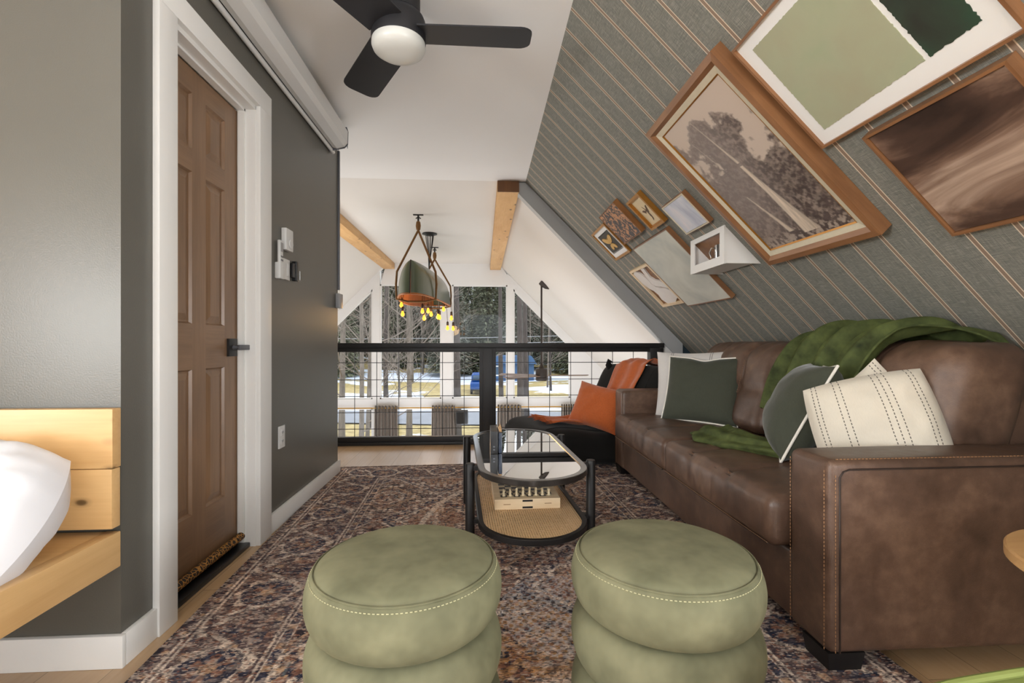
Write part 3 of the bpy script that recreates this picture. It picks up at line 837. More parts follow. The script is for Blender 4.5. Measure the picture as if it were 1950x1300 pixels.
# wear: fade, streaks across the width, mottling, chunky broken yarn
f1 = fbm(u*4, v*4, 11); f2 = fbm(u*22, v*150, 21, 3); f3 = fbm(u*60, v*60, 31, 3); f4 = fbm(u*48, v*48, 57, 3)
fade = L3(118, 104, 100)
k = np.clip((f1-.36)*1.0+(f2-.5)*1.2, .0, .6)[..., None]; C = C*(1-k)+fade*k
f5 = fbm(u*45, v*110, 91, 2)
ch = np.clip((f5-.55)*6, 0, .45)[..., None]; C = C*(1-ch)+L3(190, 174, 162)*ch
cd_ = np.clip((f4-.57)*5, 0, .45)[..., None]+np.clip((.40-f5)*4, 0, .3)[..., None]; C = C*(1-cd_)+L3(44, 40, 48)*cd_
warm = np.clip((fbm(u*2.5, v*2.5, 77)-.5)*2.4, 0, .35)[..., None]; C = C*(1-warm)+C*np.array([1.25, 1.0, .82])*warm; C = C*1.3
z = .010+.0015*f3; z[0] = z[-1] = 0; z[:, 0] = z[:, -1] = 0
cx, sx = math.cos(ra), math.sin(ra)
pos3 = np.stack([rc.x+u*cx-v*sx, rc.y+u*sx+v*cx, z], -1)
cmesh('pile', *cgrid(nu, nv, pos3, C), 'rug', rug)

# ------------------------------------------------------------------ stools
def stool(loc, name='pouf_stool'):
    t = thing(name, '', 'stool', loc)
    L = Vector(loc); dz = .139
    MB().lathe([(0, 0), (.19, 0), (.195, .012), (.195, .03)], L, 48).build('base_disc', 'felt_dark', t)
    for k in range(3):
        z0 = .018+k*dz; top = k == 2
        prof = [(0, z0+.004), (.17, z0+.004), (.178, z0+.006)]
        for a in np.linspace(-PI/2*.93, PI/2*(.62 if top else .93), 16):
            prof.append((.176+.048*math.cos(a)**.85, z0+dz/2+(dz/2-.001)*math.sin(a)))
        if top:
            zs = prof[-1][1]; rs_ = prof[-1][0]
            prof += [(rs_-.004, zs+.001), (rs_-.008, zs+.006), (rs_-.02, zs+.012), (rs_*.8, zs+.019), (rs_*.5, zs+.025), (rs_*.2, zs+.027), (0, zs+.027)]
        else: prof += [(.17, z0+dz), (0, z0+dz)]
        o = MB().lathe(prof, L, 72).build('cushion_tier', 'sage_velvet', t, smooth=80)
        if top:
            MB().tube([L+Vector((rs_*math.cos(a), rs_*math.sin(a), zs+.001)) for a in np.linspace(0, 2*PI, 96, endpoint=False)], .0022, 6, closed=True).build('seam', 'sage_velvet', o)
            mb = MB()
            for q in range(150):
                a = 2*PI*q/150; b = a+2*PI/150*.55; r2 = rs_+.0068; zz = zs-.0075
                mb.tube([L+Vector((r2*math.cos(e), r2*math.sin(e), zz)) for e in (a, b)], .0010, 5)
            mb.build('stitching', 'pale_thread', o)
    return t
s1 = stool((.44, 1.13, .011))
s1['label'] = 'sage green velvet stacked pouf on the rug, nearest the leather sofa'; s1['group'] = 'green pouf stools'
s2 = copy_tree(s1, loc=(-.18, 1.125, .011)); s2['label'] = 'sage green velvet stacked pouf on the rug, nearer the wooden door'

# ------------------------------------------------------------------ coffee table
tc = Vector((.2045, 2.486, 0)); ta = R(3.2)
def T(p): 
    x, y, z = p; return Vector((tc.x+x*math.cos(ta)-y*math.sin(ta), tc.y+x*math.sin(ta)+y*math.cos(ta), z))
tb = thing('coffee_table', 'oval black wood coffee table with glass top and woven cane shelf', 'coffee table', (tc.x, tc.y, .011))
def stadium(hw, hl, n=20):
    s_ = hl-hw; p = []
    for i in range(n+1): a = PI*i/n; p.append((hw*math.cos(a), s_+hw*math.sin(a)))
    for i in range(n+1): a = PI+PI*i/n; p.append((hw*math.cos(a), -s_+hw*math.sin(a)))
    return p
def ring(hw, hl, w, z0, z1):
    o = stadium(hw, hl); i = stadium(hw-w, hl-w); n = len(o); mb = MB(); b = .003
    lv = [(o, z0+b, 0), (o, z1-b, 0), (stadium(hw-b, hl-b), z1, 0), (stadium(hw-w+b, hl-w+b), z1, 0), (i, z1-b, 0), (i, z0, 0), (stadium(hw-b, hl-b), z0, 0)]
    vs = [T((p[0], p[1], z)) for P, z, _ in lv for p in P]; m = len(lv)
    fs = [(a*n+k, a*n+(k+1) % n, ((a+1) % m)*n+(k+1) % n, ((a+1) % m)*n+k) for a in range(m) for k in range(n)]
    return mb.add(vs, fs)
ring(.247, .595, .030, .364, .390).build('top_frame', 'lacquer', tb, 30)
mb = MB(); mb.prism(stadium(.218, .566), lambda a, b, d: T((a, b, d)), .379, .386); mb.build('glass_top', 'table_glass', tb, 0)
ring(.247, .595, .024, .124, .150).build('shelf_frame', 'black_wood', tb, 30)
mb = MB(); mb.prism(stadium(.224, .572), lambda a, b, d: T((a, b, d)), .139, .142); mb.build('cane_shelf', 'cane', tb, 0)
for sx_ in (-1, 1):
    for sy in (-1, 1):
        p = (sx_*.282, sy*.312)
        mb = MB(); mb.tube([T((p[0], p[1], .011)), T((p[0], p[1], .394)), T((p[0], p[1], .398))], [.0215, .0215, .019], 24); lg = mb.build('leg', 'black_wood', tb)
        for zc in (.377, .137): MB().bar(T((sx_*.243, p[1], zc)), T((sx_*.266, p[1], zc)), .03, .020).build('leg_bracket', 'black_wood', lg)

# chess set on the shelf
cc = Vector((.21, 2.437, .1425)); ca = R(1.8)
def CB(p): 
    x, y, z_ = p; return Vector((cc.x+x*math.cos(ca)-y*math.sin(ca), cc.y+x*math.sin(ca)+y*math.cos(ca), cc.z+z_))
cb = thing('chess_box', 'pale wooden chess box lying on the cane shelf of the coffee table', 'chess board', cc)
MB().box((-.16, -.16, 0), (.16, .16, .05), .002, 0, CB).build('box_body', 'pale_ply', cb)
MB().add([CB(p) for p in ((-.128, -.128, .0505), (.128, -.128, .0505), (.128, .128, .0505), (-.128, .128, .0505))], [(0, 1, 2, 3)], [(0, 0, 0), (8, 0, 0), (8, 8, 0), (0, 8, 0)]).build('playing_board', 'checker', cb, 0)
for z_ in (.036, .004): MB().box((-.025, -.1606, z_), (.025, -.155, z_+.009), 0, 0, CB).build('finger_slot', 'felt_dark', cb)
for x_ in (-.1, .1): MB().box((x_-.017, -.1604, .024), (x_+.017, -.158, .0265), 0, 0, CB).build('groove', 'wood_dark_art', cb)
PP = {
 'pawn': [(0, 0), (.0075, 0), (.0078, .003), (.005, .006), (.0035, .013), (.0052, .0155), (.003, .017), (.0052, .021), (.004, .025), (0, .0265)],
 'rook': [(0, 0), (.0085, 0), (.009, .003), (.006, .007), (.005, .02), (.0075, .023), (.0075, .03), (.0045, .03), (.004, .027), (0, .027)],
 'bishop': [(0, 0), (.0085, 0), (.009, .003), (.0055, .008), (.004, .022), (.006, .025), (.0035, .027), (.0055, .032), (.0035, .037), (.001, .039), (0, .040)],
 'queen': [(0, 0), (.009, 0), (.0095, .003), (.006, .008), (.004, .026), (.0065, .029), (.004, .031), (.0072, .039), (.005, .040), (.002, .042), (0, .044)],
 'king': [(0, 0), (.009, 0), (.0095, .003), (.006, .008), (.0042, .028), (.007, .031), (.0045, .033), (.0065, .041), (.004, .043), (.0016, .044), (.0016, .049), (0, .049)],
 'knight': [(0, 0), (.0085, 0), (.009, .003), (.006, .007), (.0045, .010), (.0045, .012), (0, .012)]}
order = ['rook', 'knight', 'bishop', 'queen', 'king', 'bishop', 'knight', 'rook']
ordinal = ['first', 'second', 'third', 'fourth', 'fifth', 'sixth', 'seventh', 'eighth']
def piece(kind, f, rk, mat, label, grp):
    loc = CB((-.128+.032*(f+.5), -.128+.032*(rk+.5), .051))
    mb = MB().lathe(PP[kind], loc, 14)
    if kind == 'knight': mb.tube([loc+Vector(q) for q in ((0, .002, .01), (0, .003, .022), (0, 0, .03), (0, -.008, .026))], [.0055, .005, .0045, .003], 8)
    o = mb.build('chess_'+kind, mat, None, root=loc); tag(o, label, 'chess piece', grp)
for f in range(8):
    piece(order[f], f, 0, 'ivory', 'ivory %s, %s from the left in the nearest row of chess pieces' % (order[f], ordinal[f]), 'ivory chess pieces')
    piece('pawn', f, 1, 'ivory', 'ivory pawn, %s from the left in the second row of the chess board' % ordinal[f], 'ivory chess pieces')

t = thing('speaker_box', 'small black box standing on the glass top of the coffee table', 'box', (.056, 2.47, .3865))
MB().box((.037, 2.38, .3865), (.0745, 2.575, .500), .003).build('box_body', 'black_plastic', t)
for z_ in (.405, .42): MB().box((.050, 2.3785, z_), (.060, 2.3805, z_+.007)).build('port', 'steel_grey', t)
t = thing('slim_case', 'slim dark blue case with a tan loop, beside the black box on the table', 'case', (.088, 2.46, .3865))
M['case_blue'] = plain('case_blue', lin(40, 52, 72), .35, .1, 8)
MB().box((.0765, 2.39, .3865), (.097, 2.56, .492), .008).build('case_body', 'case_blue', t)
MB().tube([(.087, 2.42, .488), (.080, 2.42, .512), (.084, 2.42, .535), (.090, 2.42, .512), (.092, 2.42, .488)], .0045, 8).build('loop', 'tan_leather', t)

# ------------------------------------------------------------------ sofa
sf = thing('leather_sofa', 'long brown leather sofa with tufted cushions under the sloping papered wall', 'sofa', (1.4, 2.355, .0))
def dash_line(mb, pts, step=.011, r=.0013, fill=.6):
    pts = [Vector(p) for p in pts]
    for a, b in zip(pts[:-1], pts[1:]):
        L = (b-a).length; n = max(1, int(L/step)); d = (b-a)/n
        for i in range(n): mb.tube([a+d*i, a+d*(i+fill)], r, 4)
def stitch(o, pts, *a):
    mb = MB(); dash_line(mb, pts, *a); mb.build('stitching', 'leather_thread', o)
def wrinkle(p, k, s=1.): return k*noise.noise(Vector((p.x*7*s, p.y*3*s, p.z*9*s)))
MB().rbox((.985, 1.30, .062), (1.85, 3.42, .285), .015, (10, 24, 4)).build('base', 'leather', sf, 60)
MB().rbox((1.68, 1.475, .07), (1.86, 3.235, .80), .03, (4, 20, 8)).build('back_frame', 'leather', sf, 60)
def arm(y0, y1, near):
    o = MB().rbox((.972, y0, .062), (1.86, y1, .612), .024, (14, 4, 10), lambda p, u_: p+Vector((0, 0, .004*(1-u_[0]**2)*(u_[2] > 0)))).build('armrest', 'leather', sf, 60)
    ys = y0 if near else y1; sg = -1 if near else 1
    mb = MB(); q = .03
    path = [(.976+.026, ys+sg*.001, .07), (.976+.026, ys+sg*.001, .565), (1.012, ys+sg*.001, .580), (1.03, ys+sg*.001, .586), (1.84, ys+sg*.001, .590)]
    mb.tube(path, .0028, 6); mb.build('seam', 'leather_seam', o)
    stitch(o, [(.9712, ys-sg*.020, .07), (.9712, ys-sg*.020, .585)]); stitch(o, [(1.0, ys-sg*.012, .6125), (1.84, ys-sg*.012, .6155)])
    stitch(o, [(.990, ys+sg*.0002, .07), (.990, ys+sg*.0002, .575)])
    if near:
        mb = MB(); dash_line(mb, [(.9712, y1-.012, .07), (.9712, y1-.012, .59)]); mb.build('stitching', 'leather_thread', o)
arm(1.272, 1.452, True); arm(3.258, 3.438, False)
def seat(y0, y1):
    L = y1-y0
    def df(p, u_):
        x, y, z_ = p; w = (1-u_[0]**2)*(1-u_[1]**2)
        if u_[2] > 0:
            z_ += .018*max(0, w)**.5
            # tufted channels running back from the front seam
            for f in (-.36, .36):
                c = f+.09*math.sin((u_[0]+1)*1.5)
                z_ -= .010*math.exp(-((u_[1]-c)/.035)**2)*(u_[0] < .9)
            z_ += .0035*noise.noise(Vector((x*8, y*8, 3)))
        if u_[0] < -.9: x -= .012*(1-u_[1]**2)*(1-u_[2]**2)+.004*noise.noise(Vector((1, y*22, z_*6)))
        return (x, y, z_)
    o = MB().rbox((.915, y0+.003, .285), (1.52, y1-.003, .452), .035, (26, 44, 5), df).build('seat_cushion', 'leather', sf, 70)
    mb = MB(); xs = .935
    def zt(y): 
        u1 = (y-(y0+y1)/2)/(L/2); return .448+.018*max(0, (1-u1*u1)*(1-.93**2))**.5
    pts = [(xs-.004, y, zt(y)-.0065-.004) for y in np.linspace(y0+.03, y1-.03, 24)]
    MB().tube(pts, .0022, 6).build('seam', 'leather_seam', o); MB().tube([(q[0]+.014, q[1], q[2]+.0095) for q in pts], .0018, 6).build('seam', 'leather_seam', o)
    MB().tube([(.918, y, .297) for y in np.linspace(y0+.02, y1-.02, 8)], .0030, 6).build('seam', 'leather_seam', o)
    stitch(o, [(q[0]+.007, q[1], q[2]+.0065) for q in pts], .010, .0011); stitch(o, [(.9145, y, .301) for y in np.linspace(y0+.02, y1-.02, 8)], .010, .0012)
seat(1.452, 2.355); seat(2.355, 3.258)
def back(y0, y1):
    def df(p, u_):
        x, y, z_ = p; t_ = (z_-.46)/.49
        front = u_[0] < 0
        x += .20*t_-.05*t_*t_
        if front:
            w = max(0, 1-u_[1]**4)
            x -= .03*w*(1-u_[2]**2)+.02*math.exp(-((t_-.78)/.22)**2)*w
            for f in (-.33, .33): x += .020*math.exp(-((u_[1]-f-.03*math.sin(t_*7))/.04)**2)*max(0, min(1, (t_-.05)*4))
            x += .016*math.exp(-((t_-.47)/.035)**2)*w
            x += .005*noise.noise(Vector((y*9, z_*9, 2)))
        if u_[2] > .6:
            for f in (-.33, .33): z_ -= .016*math.exp(-((u_[1]-f)/.06)**2)
            z_ += .009*noise.noise(Vector((y*17, x*4, 7)))+.004*noise.noise(Vector((y*45, x*6, 1)))
            z_ += .012*(1-u_[1]**2)
        return (x, y, z_)
    o = MB().rbox((1.42, y0+.004, .450), (1.735, y1-.004, .942), .085, (8, 44, 16), df).build('back_cushion', 'leather', sf, 80)
    return o
bk1 = back(1.455, 2.36); bk2 = back(2.36, 3.255)
def seamline(o, y, near=True):
    mb = MB(); ts = np.linspace(.05, .86, 14)
for o, ya, yb in ((bk1, 1.459, 2.356), (bk2, 2.364, 3.251)):
    L = yb-ya
    mb = MB(); md = MB()
    for f in (-.33, .33):
        pts = []
        for t_ in np.linspace(.12, .80, 14):
            pts.append((1.42+.20*t_-.05*t_*t_+.016-.03*(1-(2*t_-1)**2)-.0035-.02*math.exp(-((t_-.78)/.22)**2), (ya+yb)/2+(f+.03*math.sin(t_*7))*L/2, .46+.49*t_))
        stitch(o, [(p[0]-.002, p[1]+.006, p[2]) for p in pts], .010, .0012)
for x_, y_ in ((1.03, 1.335), (1.03, 3.375), (1.80, 1.335), (1.80, 3.375)):
    mb = MB(); a = .055; b = .048; z0 = .0115
    vs = [(x_+sx*r_, y_+sy*r_, z_) for r_, z_ in ((b, z0), (a, .064)) for sx, sy in ((-1, -1), (1, -1), (1, 1), (-1, 1))]
    mb.add(vs, [(3, 2, 1, 0), (4, 5, 6, 7), (0, 1, 5, 4), (1, 2, 6, 5), (2, 3, 7, 6), (3, 0, 4, 7)]); mb.build('foot', 'black_wood', sf, 0)

# cushions and throw on the sofa
t = thing('striped_cushion', 'pale cushion with thin grey stripes, behind the green one near the far sofa arm', 'cushion', (1.34, 3.0, .48))
MB().pillow((1.365, 3.02, .675), (.82, -.57, .02), (.10, .16, .98), .46, .44, .13, .06, 28, .004, 4.).build('cover', 'stripe_pale', t, 80)
t = thing('green_cushion', 'dark green cushion with white piping, propped at the far end of the sofa', 'cushion', (1.28, 2.72, .48))
gx = (.70, -.71, .0); gy = (.24, .21, .95)
gc = (1.34, 2.83, .660)
MB().pillow(gc, gx, gy, .455, .42, .15, .06, 30, .004, 1., chop=.08).build('cover', 'green_linen', t, 80)
MB().pillow_edge(gc, gx, gy, .458, .423, .0055, .06, chop=.08).build('piping', 'cord', t)
t = thing('green_cushion', 'dark green cushion with white piping seen edge on, right of the crumpled throw', 'cushion', (1.34, 1.95, .48))
e2 = Vector((.48, .876, 0)); e1 = Vector((.165, -.09, .385))
pc = (1.375, 1.965, .662)
MB().pillow(pc, e2, e1, .44, .43, .25, .08, 28, .004, 2.).build('cover', 'green_linen', t, 80)
MB().pillow_edge(pc, e2, e1, .443, .433, .0055, .08).build('piping', 'cord', t)
t = thing('striped_cushion', 'cream cushion with dashed stripes, in front, behind the near sofa arm', 'cushion', (1.42, 1.62, .48))
MB().pillow((1.375, 1.578, .645), (.82, -.51, .26), (-.16, .28, .92), .40, .39, .19, .05, 32, .006, 3., rnd=.42).build('cover', 'stripe_cream', t, 80)
t = thing('striped_cushion', 'cream cushion with dashed stripes, its corner poking up behind the front one', 'cushion', (1.48, 1.78, .48))
MB().pillow((1.465, 1.69, .640), (.55, -.45, .70), (-.35, .45, .75), .35, .35, .10, .07, 28, .004, 5.).build('cover', 'stripe_cream', t, 80)

tw = thing('throw_blanket', 'dark green plush throw draped over the sofa back and onto the seat', 'throw blanket', (1.7, 1.9, .9))
def drape(u_, v_):
    """u across the throw, v from the front hem over the top to behind"""
    P = [(1.425, .60), (1.47, .74), (1.505, .86), (1.56, .955), (1.66, .988), (1.77, .985), (1.87, .93)]
    f = v_*(len(P)-1); i = min(int(f), len(P)-2); f -= i
    c0, c1 = P[max(i-1, 0)], P[i]; c2, c3 = P[i+1], P[min(i+2, len(P)-1)]
    def cr(k): return .5*((2*c1[k])+(-c0[k]+c2[k])*f+(2*c0[k]-5*c1[k]+4*c2[k]-c3[k])*f*f+(-c0[k]+3*c1[k]-3*c2[k]+c3[k])*f**3)
    x, z_ = cr(0), cr(1)
    ya = 2.30-.12*v_; yb = 1.90-.36*v_**.8
    y = ya+(yb-ya)*u_
    k = .024*math.sin(u_*23+2.6*math.sin(v_*3))+.014*math.sin(u_*43+v_*5+1)+.010*noise.noise(Vector((u_*6, v_*4, 3)))
    d = Vector((-.8 if v_ < .5 else -.3, 0, .5 if v_ < .5 else .9)).normalized()
    return Vector((x, y, z_))+d*(k+.022)
mb = MB().grid(drape, 90, 40); o = mb.build('draped_end', 'green_throw', tw, 179)
md = o.modifiers.new('thickness', 'SOLIDIFY'); md.thickness = .008
def bunch(u_, v_):
    """gathered strip on the seat: u along, v around half section"""
    P = [Vector((1.10, 2.36)), Vector((1.11, 2.24)), Vector((1.13, 2.10)), Vector((1.17, 1.96)), Vector((1.24, 1.82))]
    f = u_*(len(P)-1); i = min(int(f), len(P)-2); f -= i; c = P[i].lerp(P[i+1], f)
    w = .13*(1-.55*u_)*(.72+.28*min(1, u_*6)); a = PI*v_
    hgt = .062*(1-.35*u_)*(min(1, (u_+.03)*9))**.5
    r_ = 1+.16*math.sin(v_*20+1.5*math.sin(u_*5))+.15*noise.noise(Vector((u_*7, v_*5, 9)))
    return Vector((c.x-math.cos(a)*w*r_+.07, c.y+.03*math.sin(v_*9)*(u_ < .3), .470+max(0, math.sin(a))**.8*hgt*r_-.006*(v_ in (0, 1))))
o = MB().grid(bunch, 50, 60).build('gathered_end', 'green_throw', tw, 179)
md = o.modifiers.new('thickness', 'SOLIDIFY'); md.thickness = .006

# ------------------------------------------------------------------ black floor lounger
lo = thing('floor_lounger', 'black bean bag lounger between the railing and the far sofa arm', 'lounge chair', (.85, 3.9, 0))
LP = [(.30, .012), (.18, .05), (.155, .14), (.19, .235), (.28, .285), (.45, .288), (.64, .262), (.78, .265), (.87, .33), (.945, .44), (1.01, .56), (1.055, .665), (1.10, .735), (1.16, .765), (1.24, .745), (1.36, .735), (1.48, .70), (1.57, .56), (1.60, .35), (1.60, .15), (1.54, .03), (1.3, .012), (.75, .012)]
def spline_loop(P, t_):
    n = len(P); f = t_*n; i = int(f) % n; f -= int(f)
    c0, c1, c2, c3 = P[i-1], P[i], P[(i+1) % n], P[(i+2) % n]
    return [.5*((2*c1[k])+(-c0[k]+c2[k])*f+(2*c0[k]-5*c1[k]+4*c2[k]-c3[k])*f*f+(-c0[k]+3*c1[k]-3*c2[k]+c3[k])*f**3) for k in (0, 1)]
lp = [Vector(spline_loop(LP, i/130)) for i in range(130)]
ar = sum(lp[i].x*lp[i-1].y-lp[i-1].x*lp[i].y for i in range(130))
def lounge_ring(y, inset):
    out = []
    for i in range(130):
        tg = (lp[(i+1) % 130]-lp[i-1]).normalized(); nn = Vector((-tg.y, tg.x))*(1 if ar < 0 else -1)
        p = lp[i]+nn*inset; n_ = noise.noise(Vector((p.x*5, y*5, p.y*5)))
        out.append(Vector((p.x+.008*n_+.33*(4.34-y), y, max(.011, p.y+.012*n_))))
    return out
secs = [(3.52, .075), (3.528, .05), (3.545, .028), (3.575, .010), (3.62, 0)]+[(3.62+.62*i/12, 0) for i in range(1, 12)]+[(4.24, 0), (4.285, .010), (4.315, .028), (4.332, .05), (4.34, .075)]
vs = [p for y, k in secs for p in lounge_ring(y, k)]; n_ = 130; m_ = len(secs)
fs = [(i*n_+k, i*n_+(k+1) % n_, (i+1)*n_+(k+1) % n_, (i+1)*n_+k) for i in range(m_-1) for k in range(n_)]
from mathutils.geometry import tessellate_polygon
for b0 in (0, (m_-1)*n_): fs += [tuple(b0+q for q in tr) for tr in tessellate_polygon([vs[b0:b0+n_]])]
MB().add(vs, fs).build('bag', 'black_cloth', lo, 179)
MB().tube([(1.16, 4.22, .70), (1.135, 4.22, .755), (1.14, 4.22, .79), (1.17, 4.22, .775)], [.035, .03, .022, .006], 12).build('corner_tuft', 'black_cloth', lo, 179)
MB().tube([(spline_loop(LP, q)[0]+.33*.72, 3.62, spline_loop(LP, q)[1]+.004) for q in np.linspace(.16, .52, 30)], .003, 6).build('seam', 'black_cloth', lo)

t = thing('rust_cushion', 'rust orange textured cushion propped on the black lounger', 'cushion', (.93, 3.66, .3))
MB().pillow((.905, 3.69, .445), (.76, -.62, -.16), (.38, .26, .9), .42, .36, .17, .07, 28, .004, 6.).build('cover', 'rust_pillow', t, 80)
t = thing('rust_throw', 'rust orange fringed throw draped over the back and seat of the black lounger', 'throw blanket', (1.0, 3.8, .3))
def othrow(u_, v_):
    q0 = [(.32, .312), (.56, .304), (.76, .303), (.87, .358), (.955, .48), (1.03, .62), (1.10, .745), (1.18, .785), (1.28, .765), (1.39, .752), (1.50, .715), (1.575, .62)]
    f = v_*(len(q0)-1); i = min(int(f), len(q0)-2); f -= i
    x = q0[i][0]+(q0[i+1][0]-q0[i][0])*f; z_ = q0[i][1]+(q0[i+1][1]-q0[i][1])*f
    y = 3.66+.08*v_+(.34+.08*v_)*u_
    k = .016*math.sin(u_*16+3*v_)+.012*math.sin(v_*34+u_*3)+.01*noise.noise(Vector((u_*5, v_*9, 4)))
    return Vector((x+.33*(4.34-y)-.012*min(1, max(0, v_*3-.6)), y, z_+k*(.9 if v_ < .3 else .8)+.014+.016*min(1, v_*2)))
o = MB().grid(othrow, 40, 90).build('cloth', 'rust_cloth', t, 179); md = o.modifiers.new('thickness', 'SOLIDIFY'); md.thickness = .006
mb = MB()
for i in range(46):
    p = othrow(i/45, 0); a = random.uniform(-.4, .4)
    mb.tube([p, p+Vector((-.02, .01*a, -.004)), p+Vector((-.05+random.uniform(-.01, .01), .03*a, -.012+random.uniform(0, .02)))], [.003, .0025, .001], 5)
mb.build('fringe', 'rust_cloth', t)

# ------------------------------------------------------------------ pictures on the slope
def frame_ring(mb, Y0, Y1, s0, s1, w, t0, t1, t1i=None):
    t1i = t1 if t1i is None else t1i
    o = [(Y1, s0), (Y0, s0), (Y0, s1), (Y1, s1)]; i = [(Y1-w, s0+w), (Y0+w, s0+w), (Y0+w, s1-w), (Y1-w, s1-w)]
    for k in range(4):
        a, b, c, d = o[k], o[(k+1) % 4], i[(k+1) % 4], i[k]
        vs = [slope(*a, t0), slope(*b, t0), slope(*c, t0), slope(*d, t0), slope(*a, t1), slope(*b, t1), slope(*c, t1i), slope(*d, t1i)]
        L = math.hypot(b[0]-a[0], b[1]-a[1]); of = random.random()*7
        g = [(of, 0, 0), (of+L, 0, 0), (of+L-w, w, 0), (of+w, w, 0), (of, 0, t1), (of+L, 0, t1), (of+L-w, w, t1), (of+w, w, t1)]
        mb.add(vs, [(0, 3, 2, 1), (4, 5, 6, 7), (0, 1, 5, 4), (1, 2, 6, 5), (2, 3, 7, 6), (3, 0, 4, 7)], g)
    return mb
def panel(mb, Y0, Y1, s0, s1, t0, t1, cell=None):
    yc, sc = (Y0+Y1)/2, (s0+s1)/2
    return mb.prism([(Y1, s0), (Y0, s0), (Y0, s1), (Y1, s1)], lambda a, b, d: slope(a, b, d), t0, t1) if cell is None else mb
def gpanel(mb, Y0, Y1, s0, s1, t_, poly=None):
    """flat picture surface, gco = (right, down) metres from the middle"""
    yc, sc = (Y0+Y1)/2, (s0+s1)/2
    P = poly or [(Y1, s0), (Y0, s0), (Y0, s1), (Y1, s1)]
    n = len(P); vs = [slope(a, b, t_-.003) for a, b in P]+[slope(a, b, t_) for a, b in P]
    g = [(yc-a, b-sc, 0) for a, b in P]*2
    return mb.add(vs, [tuple(range(n))[::-1], tuple(range(n, 2*n))]+[(i, (i+1) % n, n+(i+1) % n, n+i) for i in range(n)], g)
def pic(name, label, Y0, Y1, s0, s1, depth, w, fmat, cat='picture'):
    t = thing(name, label, cat, slope((Y0+Y1)/2, (s0+s1)/2, 0))
    mb = frame_ring(MB(), Y0, Y1, s0, s1, w, .002, depth); mb.build('frame', fmat, t, 0)
    return t
def art(t, name, mat, Y0, Y1, s0, s1, t_, poly=None): return gpanel(MB(), Y0, Y1, s0, s1, t_, poly).build(name, mat, t, 0)

# forest print in a deep walnut frame
Y0, Y1, s0, s1 = 1.638, 2.318, -.832, .080
t = thing('framed_print', 'largest framed print, a sepia forest with a pale tree trunk', 'picture', slope(1.98, -.37, 0))
mb = frame_ring(MB(), Y0, Y1, s0, s1, .026, .002, .056, .058); frame_ring(mb, Y0+.026, Y1-.026, s0+.026, s1-.026, .018, .002, .058, .044); mb.build('frame', 'frame_wood', t, 0)
frame_ring(MB(), Y0+.044, Y1-.044, s0+.044, s1-.044, .026, .002, .044, .038).build('liner', 'linen_mat', t, 0)
frame_ring(MB(), Y0+.070, Y1-.070, s0+.070, s1-.070, .006, .002, .040, .036).build('fillet', 'gold_frame', t, 0)
a0, a1, b0, b1 = Y0+.076, Y1-.076, s0+.076, s1-.076
nu, nv = 190, 270
gu = np.linspace(0, 1, nu)[:, None]*np.ones((1, nv)); gv = np.linspace(0, 1, nv)[None, :]*np.ones((nu, 1))    # u to the right, v downwards
W_, H_ = a1-a0, b1-b0
x, y = gu*W_, gv*H_
sky = L3(196, 180, 166); leafd = L3(84, 72, 68); leafl = L3(138, 124, 114); trunk = L3(206, 190, 172)
cr = fbm(x*13, y*13, 5, 5); fine = fbm(x*70, y*70, 8, 3); fine2 = fbm(x*40+y*60, y*90-x*30, 9, 3)
crown = 1.05-2.0*np.abs(gu-.42)-.9*np.clip(.28-gv, 0, 1)*2
side = np.clip((gv-.42)*3, 0, 1)
dens = cr+.62*crown*np.clip(1.75-gv*1.6, 0, 1)+side*1.0-.06-.35*np.clip((.14-gv)*7, 0, 1)+.25*np.clip((gu-.86)*5, 0, 1)*np.clip((gv-.15)*4, 0, 1)+.3*np.clip((.1-gu)*8, 0, 1)
leafm = np.clip((dens+.16*(fine-.5)-.62)*9, 0, 1)
leaf = leafd+(leafl-leafd)*np.clip((fine-.38)*3, 0, 1)[..., None]
leaf = leaf*(.62+.5*fine2+.5*np.clip((cr-.4)*2, 0, .6))[..., None]; haze = np.clip(1.1-np.hypot(gu-.1, (gv-.35)*.9)*1.5, 0, .6)[..., None]; leaf = leaf*(1-haze)+L3(150, 138, 132)*haze
P3 = sky*(1-leafm[..., None])+leaf*leafm[..., None]
def trunk_l(x0, y0_, x1, y1_, w0, w1, strength=1.):
    global P3
    tt = np.clip((gv-y0_)/(y1_-y0_), 0, 1); xc = x0+(x1-x0)*tt; w = w0+(w1-w0)*tt**1.5
    m_ = np.clip((w-np.abs(gu-xc))/.012, 0, 1)*(gv > y0_)*(gv < y1_)*strength
    bark = .72+.5*fbm(x*160, y*14, 12, 3); shade = np.where(gu > xc+w*.35, .85, 1.05)
    P3 = P3*(1-m_[..., None])+(trunk*(bark*shade)[..., None])*m_[..., None]
trunk_l(.40, .06, .50, .42, .008, .022, .8); trunk_l(.50, .44, .60, .97, .024, .095); trunk_l(.22, .16, .30, .40, .006, .012, .7); trunk_l(.27, .62, .40, .93, .012, .035, .85)
fl = np.clip((gv-.9)*12, 0, 1)*(fine > .52); P3 = P3*(1-.6*fl[..., None])+L3(186, 172, 158)*.6*fl[..., None]
q = K/2; Yv = a1-gu*W_; sv = b0+gv*H_; tt = .034
pos3 = np.stack([q+sv/SQ2-tt/SQ2, Yv, q-sv/SQ2-tt/SQ2], -1)
cmesh('print', *cgrid(nu, nv, pos3, P3), 'print', t)

